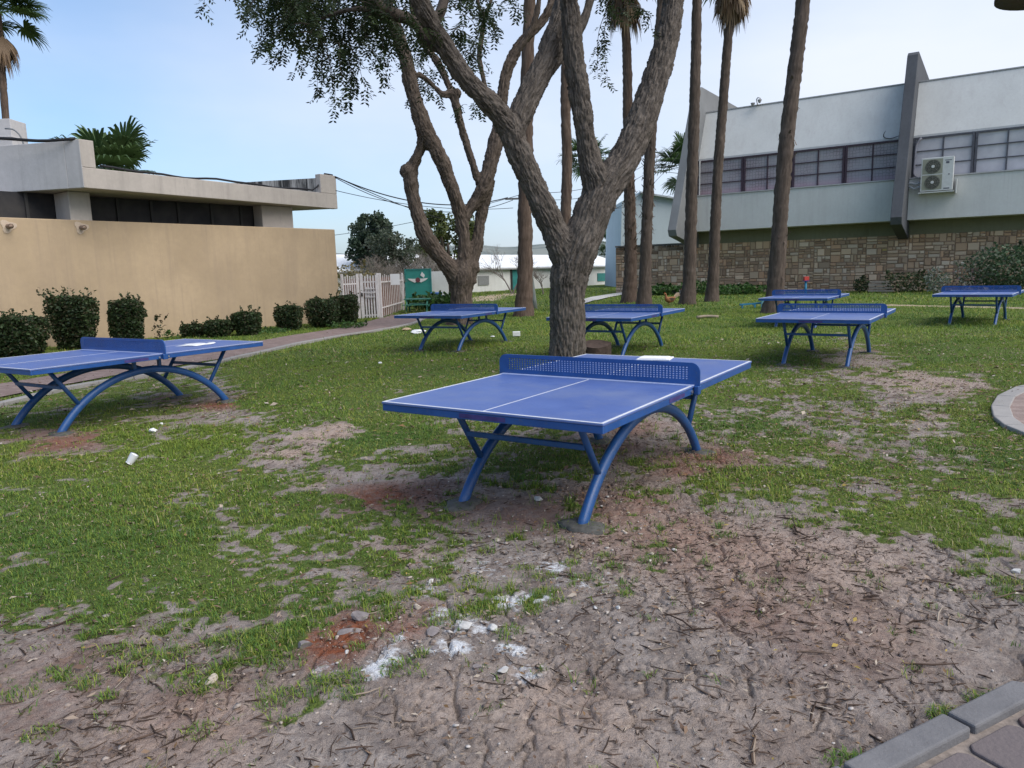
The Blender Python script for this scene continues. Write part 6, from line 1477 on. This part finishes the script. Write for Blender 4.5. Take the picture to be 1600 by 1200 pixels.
crumple('small white scrap on the grass left of the nearest table', 594, 570, .035, 2)
crumple('white scrap lying under the table by the many limbed tree', 770, 527, .06, 3, flat=.3)
crumple('large torn white sheet on the grass at the path edge', 653, 521, .22, 4, flat=.28)
crumple('tan torn cardboard scrap at the path edge', 634, 516, .16, 5, flat=.3, mat=M_plain('cardboard', (.40, .29, .19), .85, .2))
crumple('small white scrap on the grass right of the crumpled one', 252, 664, .02, 6)
m = MB(); q = gp(807, 526); m.box((q[0] - .085, q[1] - .06, .015), (q[0] + .085, q[1] + .06, .115)); bx = thing('white_box', 'small white carton on the grass left of the thick forked trunk', 'box', (q[0], q[1], 0)); m.build('carton', paper, bx, bevel=.006)
m = MB(); m.box((q[0] - .088, q[1] - .01, .05), (q[0] + .088, q[1] + .062, .1165)); m.build('flap', paper, bx)
q = gp(1105, 498); m = MB(); r_ = random.Random(5)
m.tube(spline([(q[0] - .30, q[1], .05), (q[0], q[1] + .05, .07), (q[0] + .32, q[1] - .02, .05)], .1), .04, 8); tag(m.build('branch_log', M_plain('dead_wood', (.30, .24, .18), .9, .2, 15), None, True), 'pale dead branch lying on the grass past the half hidden table', 'branch')
m = MB(); q = gp(1150, 868)
# hens
def hen(lab, px, py, Y_, s_, az, body, dark, tailc):
    q = at(px, py, Y_); rt = thing('hen', lab, 'hen', (q[0], Y_, 0), az); r = np.random.default_rng(3)
    m = bpy.data.meshes.new('hen_body'); P = [(-.24, 0, .30), (-.12, 0, .24), (.02, 0, .22), (.12, 0, .27), (.155, 0, .36), (.165, 0, .43), (.20, 0, .45)]; R = [.035, .10, .115, .09, .045, .036, .030]
    P = np.array(P) * s_; v, qd = tube_mesh(spline(np.c_[P, np.array(R) * s_], .02)[:, :3], spline(np.c_[P, np.array(R) * s_], .02)[:, 3], 14); mb = MB(); n_ = len(v) // 14
    mb.add(v, [tuple(x) for x in qd] + [tuple(range(13, -1, -1)), tuple(range((n_ - 1) * 14, n_ * 14))])
    for sd in (-1, 1): mb.tube(np.array([(0.02, sd * .05, .16), (.03, sd * .05, .08), (.02, sd * .05, .01)]) * s_, .012 * s_, 6); mb.tube(np.array([(.0, sd * .05, .012), (.08, sd * .055, .010)]) * s_, .008 * s_, 5)
    o = mb.build('body', body, rt, True, off=Z0)
    t_ = MB()
    for k in range(7): a = (k - 3) * .16; t_.add(np.array([(-.20, -.02, .28), (-.20, .02, .28), (-.40 + abs(a) * .1, .03 + a * .35, .36 + .10 * math.cos(a * 3)), (-.38 + abs(a) * .1, -.03 + a * .35, .38 + .10 * math.cos(a * 3))]) * s_, [(0, 1, 2, 3)])
    t_.build('tail', tailc, rt, off=Z0)
    for sd in (-1, 1):
        w_ = MB(); w_.add(np.array([(.08, sd * .10, .28), (-.06, sd * .122, .30), (-.20, sd * .085, .27), (-.10, sd * .118, .19), (.04, sd * .112, .20)]) * s_, [(0, 1, 2, 3, 4) if sd > 0 else (4, 3, 2, 1, 0)]); w_.build('wing', dark, rt, off=Z0)
    b_ = MB(); b_.tube(np.array([(.19, 0, .45), (.245, 0, .44)]) * s_, np.array([.014, .003]) * s_, 6); b_.build('beak', M_plain('beak', (.45, .30, .08), .5), rt, off=Z0)
    c_ = MB(); c_.add(np.array([(.17, 0, .475), (.185, .006, .50), (.20, 0, .485), (.215, .005, .50), (.22, 0, .465), (.185, -.006, .50), (.215, -.005, .50)]) * s_, [(0, 1, 2, 3, 4), (4, 6, 2, 5, 0)]); c_.build('comb', M_plain('comb', (.40, .03, .02), .5), rt, off=Z0)
brown = M_plain('brown_feather', (.24, .105, .045), .8, .3, 20); dbrown = M_plain('dark_feather', (.06, .035, .025), .8, .3, 20); black = M_plain('black_feather', (.025, .028, .03), .6, .3, 20); buff = M_plain('buff_feather', (.50, .35, .22), .8, .2, 20)
hen('brown hen standing in the grass near the slim palms', 1046, 478, 28.6, 1.05, math.radians(200), brown, dbrown, buff)
hen('small black hen in the grass behind the brown one', 1060, 466, 35, .9, math.radians(30), black, black, black)
# low blue frame by the leaning palm, post with a red top, planks at the wall
bf = M_plain('teal_blue_paint', (.02, .15, .26), .5, .25, 10)
q = at(1173, 477, 25.5); rt = thing('low_blue_frame', 'low blue metal frame lying in the grass left of the leaning palm', 'frame', (q[0], 25.5, 0))
m = MB(); m.beam((q[0] - .42, 25.4, .14), (q[0] + .40, 25.55, .16), .06, .05); m.build('rail', bf, rt); m = MB(); m.beam((q[0] - .30, 25.75, .10), (q[0] + .45, 25.8, .16), .05, .05); m.build('rail', bf, rt)
for x_ in (-.32, .12): m = MB(); m.beam((q[0] + x_, 25.42, -.02), (q[0] + x_, 25.44, .13), .05, .05); m.beam((q[0] + x_, 25.42, .10), (q[0] + x_ + .05, 25.8, .10), .04, .04); m.build('foot', bf, rt)
m = MB(); m.box((q[0] + .30, 25.3, .02), (q[0] + .52, 25.36, .34)); m.box((q[0] + .34, 25.36, .28), (q[0] + .60, 25.6, .34)); m.build('end_plate', M_plain('pale_teal', (.10, .24, .28), .5), rt, bevel=.01)
q = at(1258, 470, 31); rt = thing('marker_post', 'thin blue post with a red top box in front of the stone wall', 'post', (q[0], 31, 0)); zt_ = at(1258, 438.5, 31)[2]
m = MB(); m.tube([(q[0], 31, -.05), (q[0], 31, zt_)], .05, 10); m.build('shaft', bf, rt, True)
m = MB(); m.box((q[0] - .09, 30.92, zt_ + .001), (q[0] + .11, 31.08, zt_ + .17)); m.build('top_box', M_plain('red_orange', (.45, .05, .04), .5), rt, bevel=.01)
m = MB(); m.box((q[0] - .10, 30.90, zt_ - .03), (q[0] + .12, 31.1, zt_)); m.build('collar', M_plain('purple_blue', (.05, .04, .22), .5), rt, bevel=.008)
rt = thing('plank_pile', 'low pile of pale planks against the foot of the stone wall', 'planks', at(1380, 465, 35.0) * np.array([1, 1, 0])); pm_ = M_plain('weathered_plank', (.42, .33, .26), .9, .2, 6)
a, b = at(1362, 463, 35.6), at(1402, 463, 34.7)
for k, z_ in enumerate((.10, .22, .38, .50)):
    for j in (0, 1):
        m = MB(); o_ = np.array([-.2 + .26 * j, -.1 + .22 * j, 0]); m.beam(np.r_[a[:2], z_] + o_ + np.array([.06 * k, 0, 0]), np.r_[b[:2], z_ + .02 * (k % 2)] + o_ - np.array([.05 * (k % 3), 0, 0]), .2, .08); m.build('plank', pm_, rt)

# lamp reaching into the upper corner of the frame from its pole in the plaza
lc = at(1640, -24, 7.6); lpx = at(1760, 300, 7.6); rt = thing('street_lamp', 'dark brown street lamp head reaching into the upper frame corner', 'street lamp', (lpx[0], 7.6, 0))
lamp_m = M_plain('lamp_brown', (.055, .042, .038), .6, .25, 10)
m = MB(); m.tube([(lpx[0], 7.6, -.05), (lpx[0], 7.6, lc[2] + .35)], [.06, .045], 12); m.build('pole', lamp_m, rt, True)
m = MB(); m.tube(spline([(lpx[0], 7.6, lc[2] + .3), ((lpx[0] + lc[0]) / 2, 7.6, lc[2] + .38), (lc[0], 7.6, lc[2] + .16)], .05), .025, 8); m.build('arm', lamp_m, rt, True)
m = MB(); m.lathe([(.05, .18), (.16, .13), (.36, .02), (.45, -.06), (.45, -.09), (.34, -.04), (.05, .02)], tuple(lc), 36); m.build('lamp_shade', lamp_m, rt, True)
m = MB(); m.lathe([(.02, .03), (.16, .0), (.17, -.03), (.02, -.05)], tuple(lc), 20); m.build('diffuser', M_plain('lamp_glass', (.5, .5, .48), .4), rt, True)
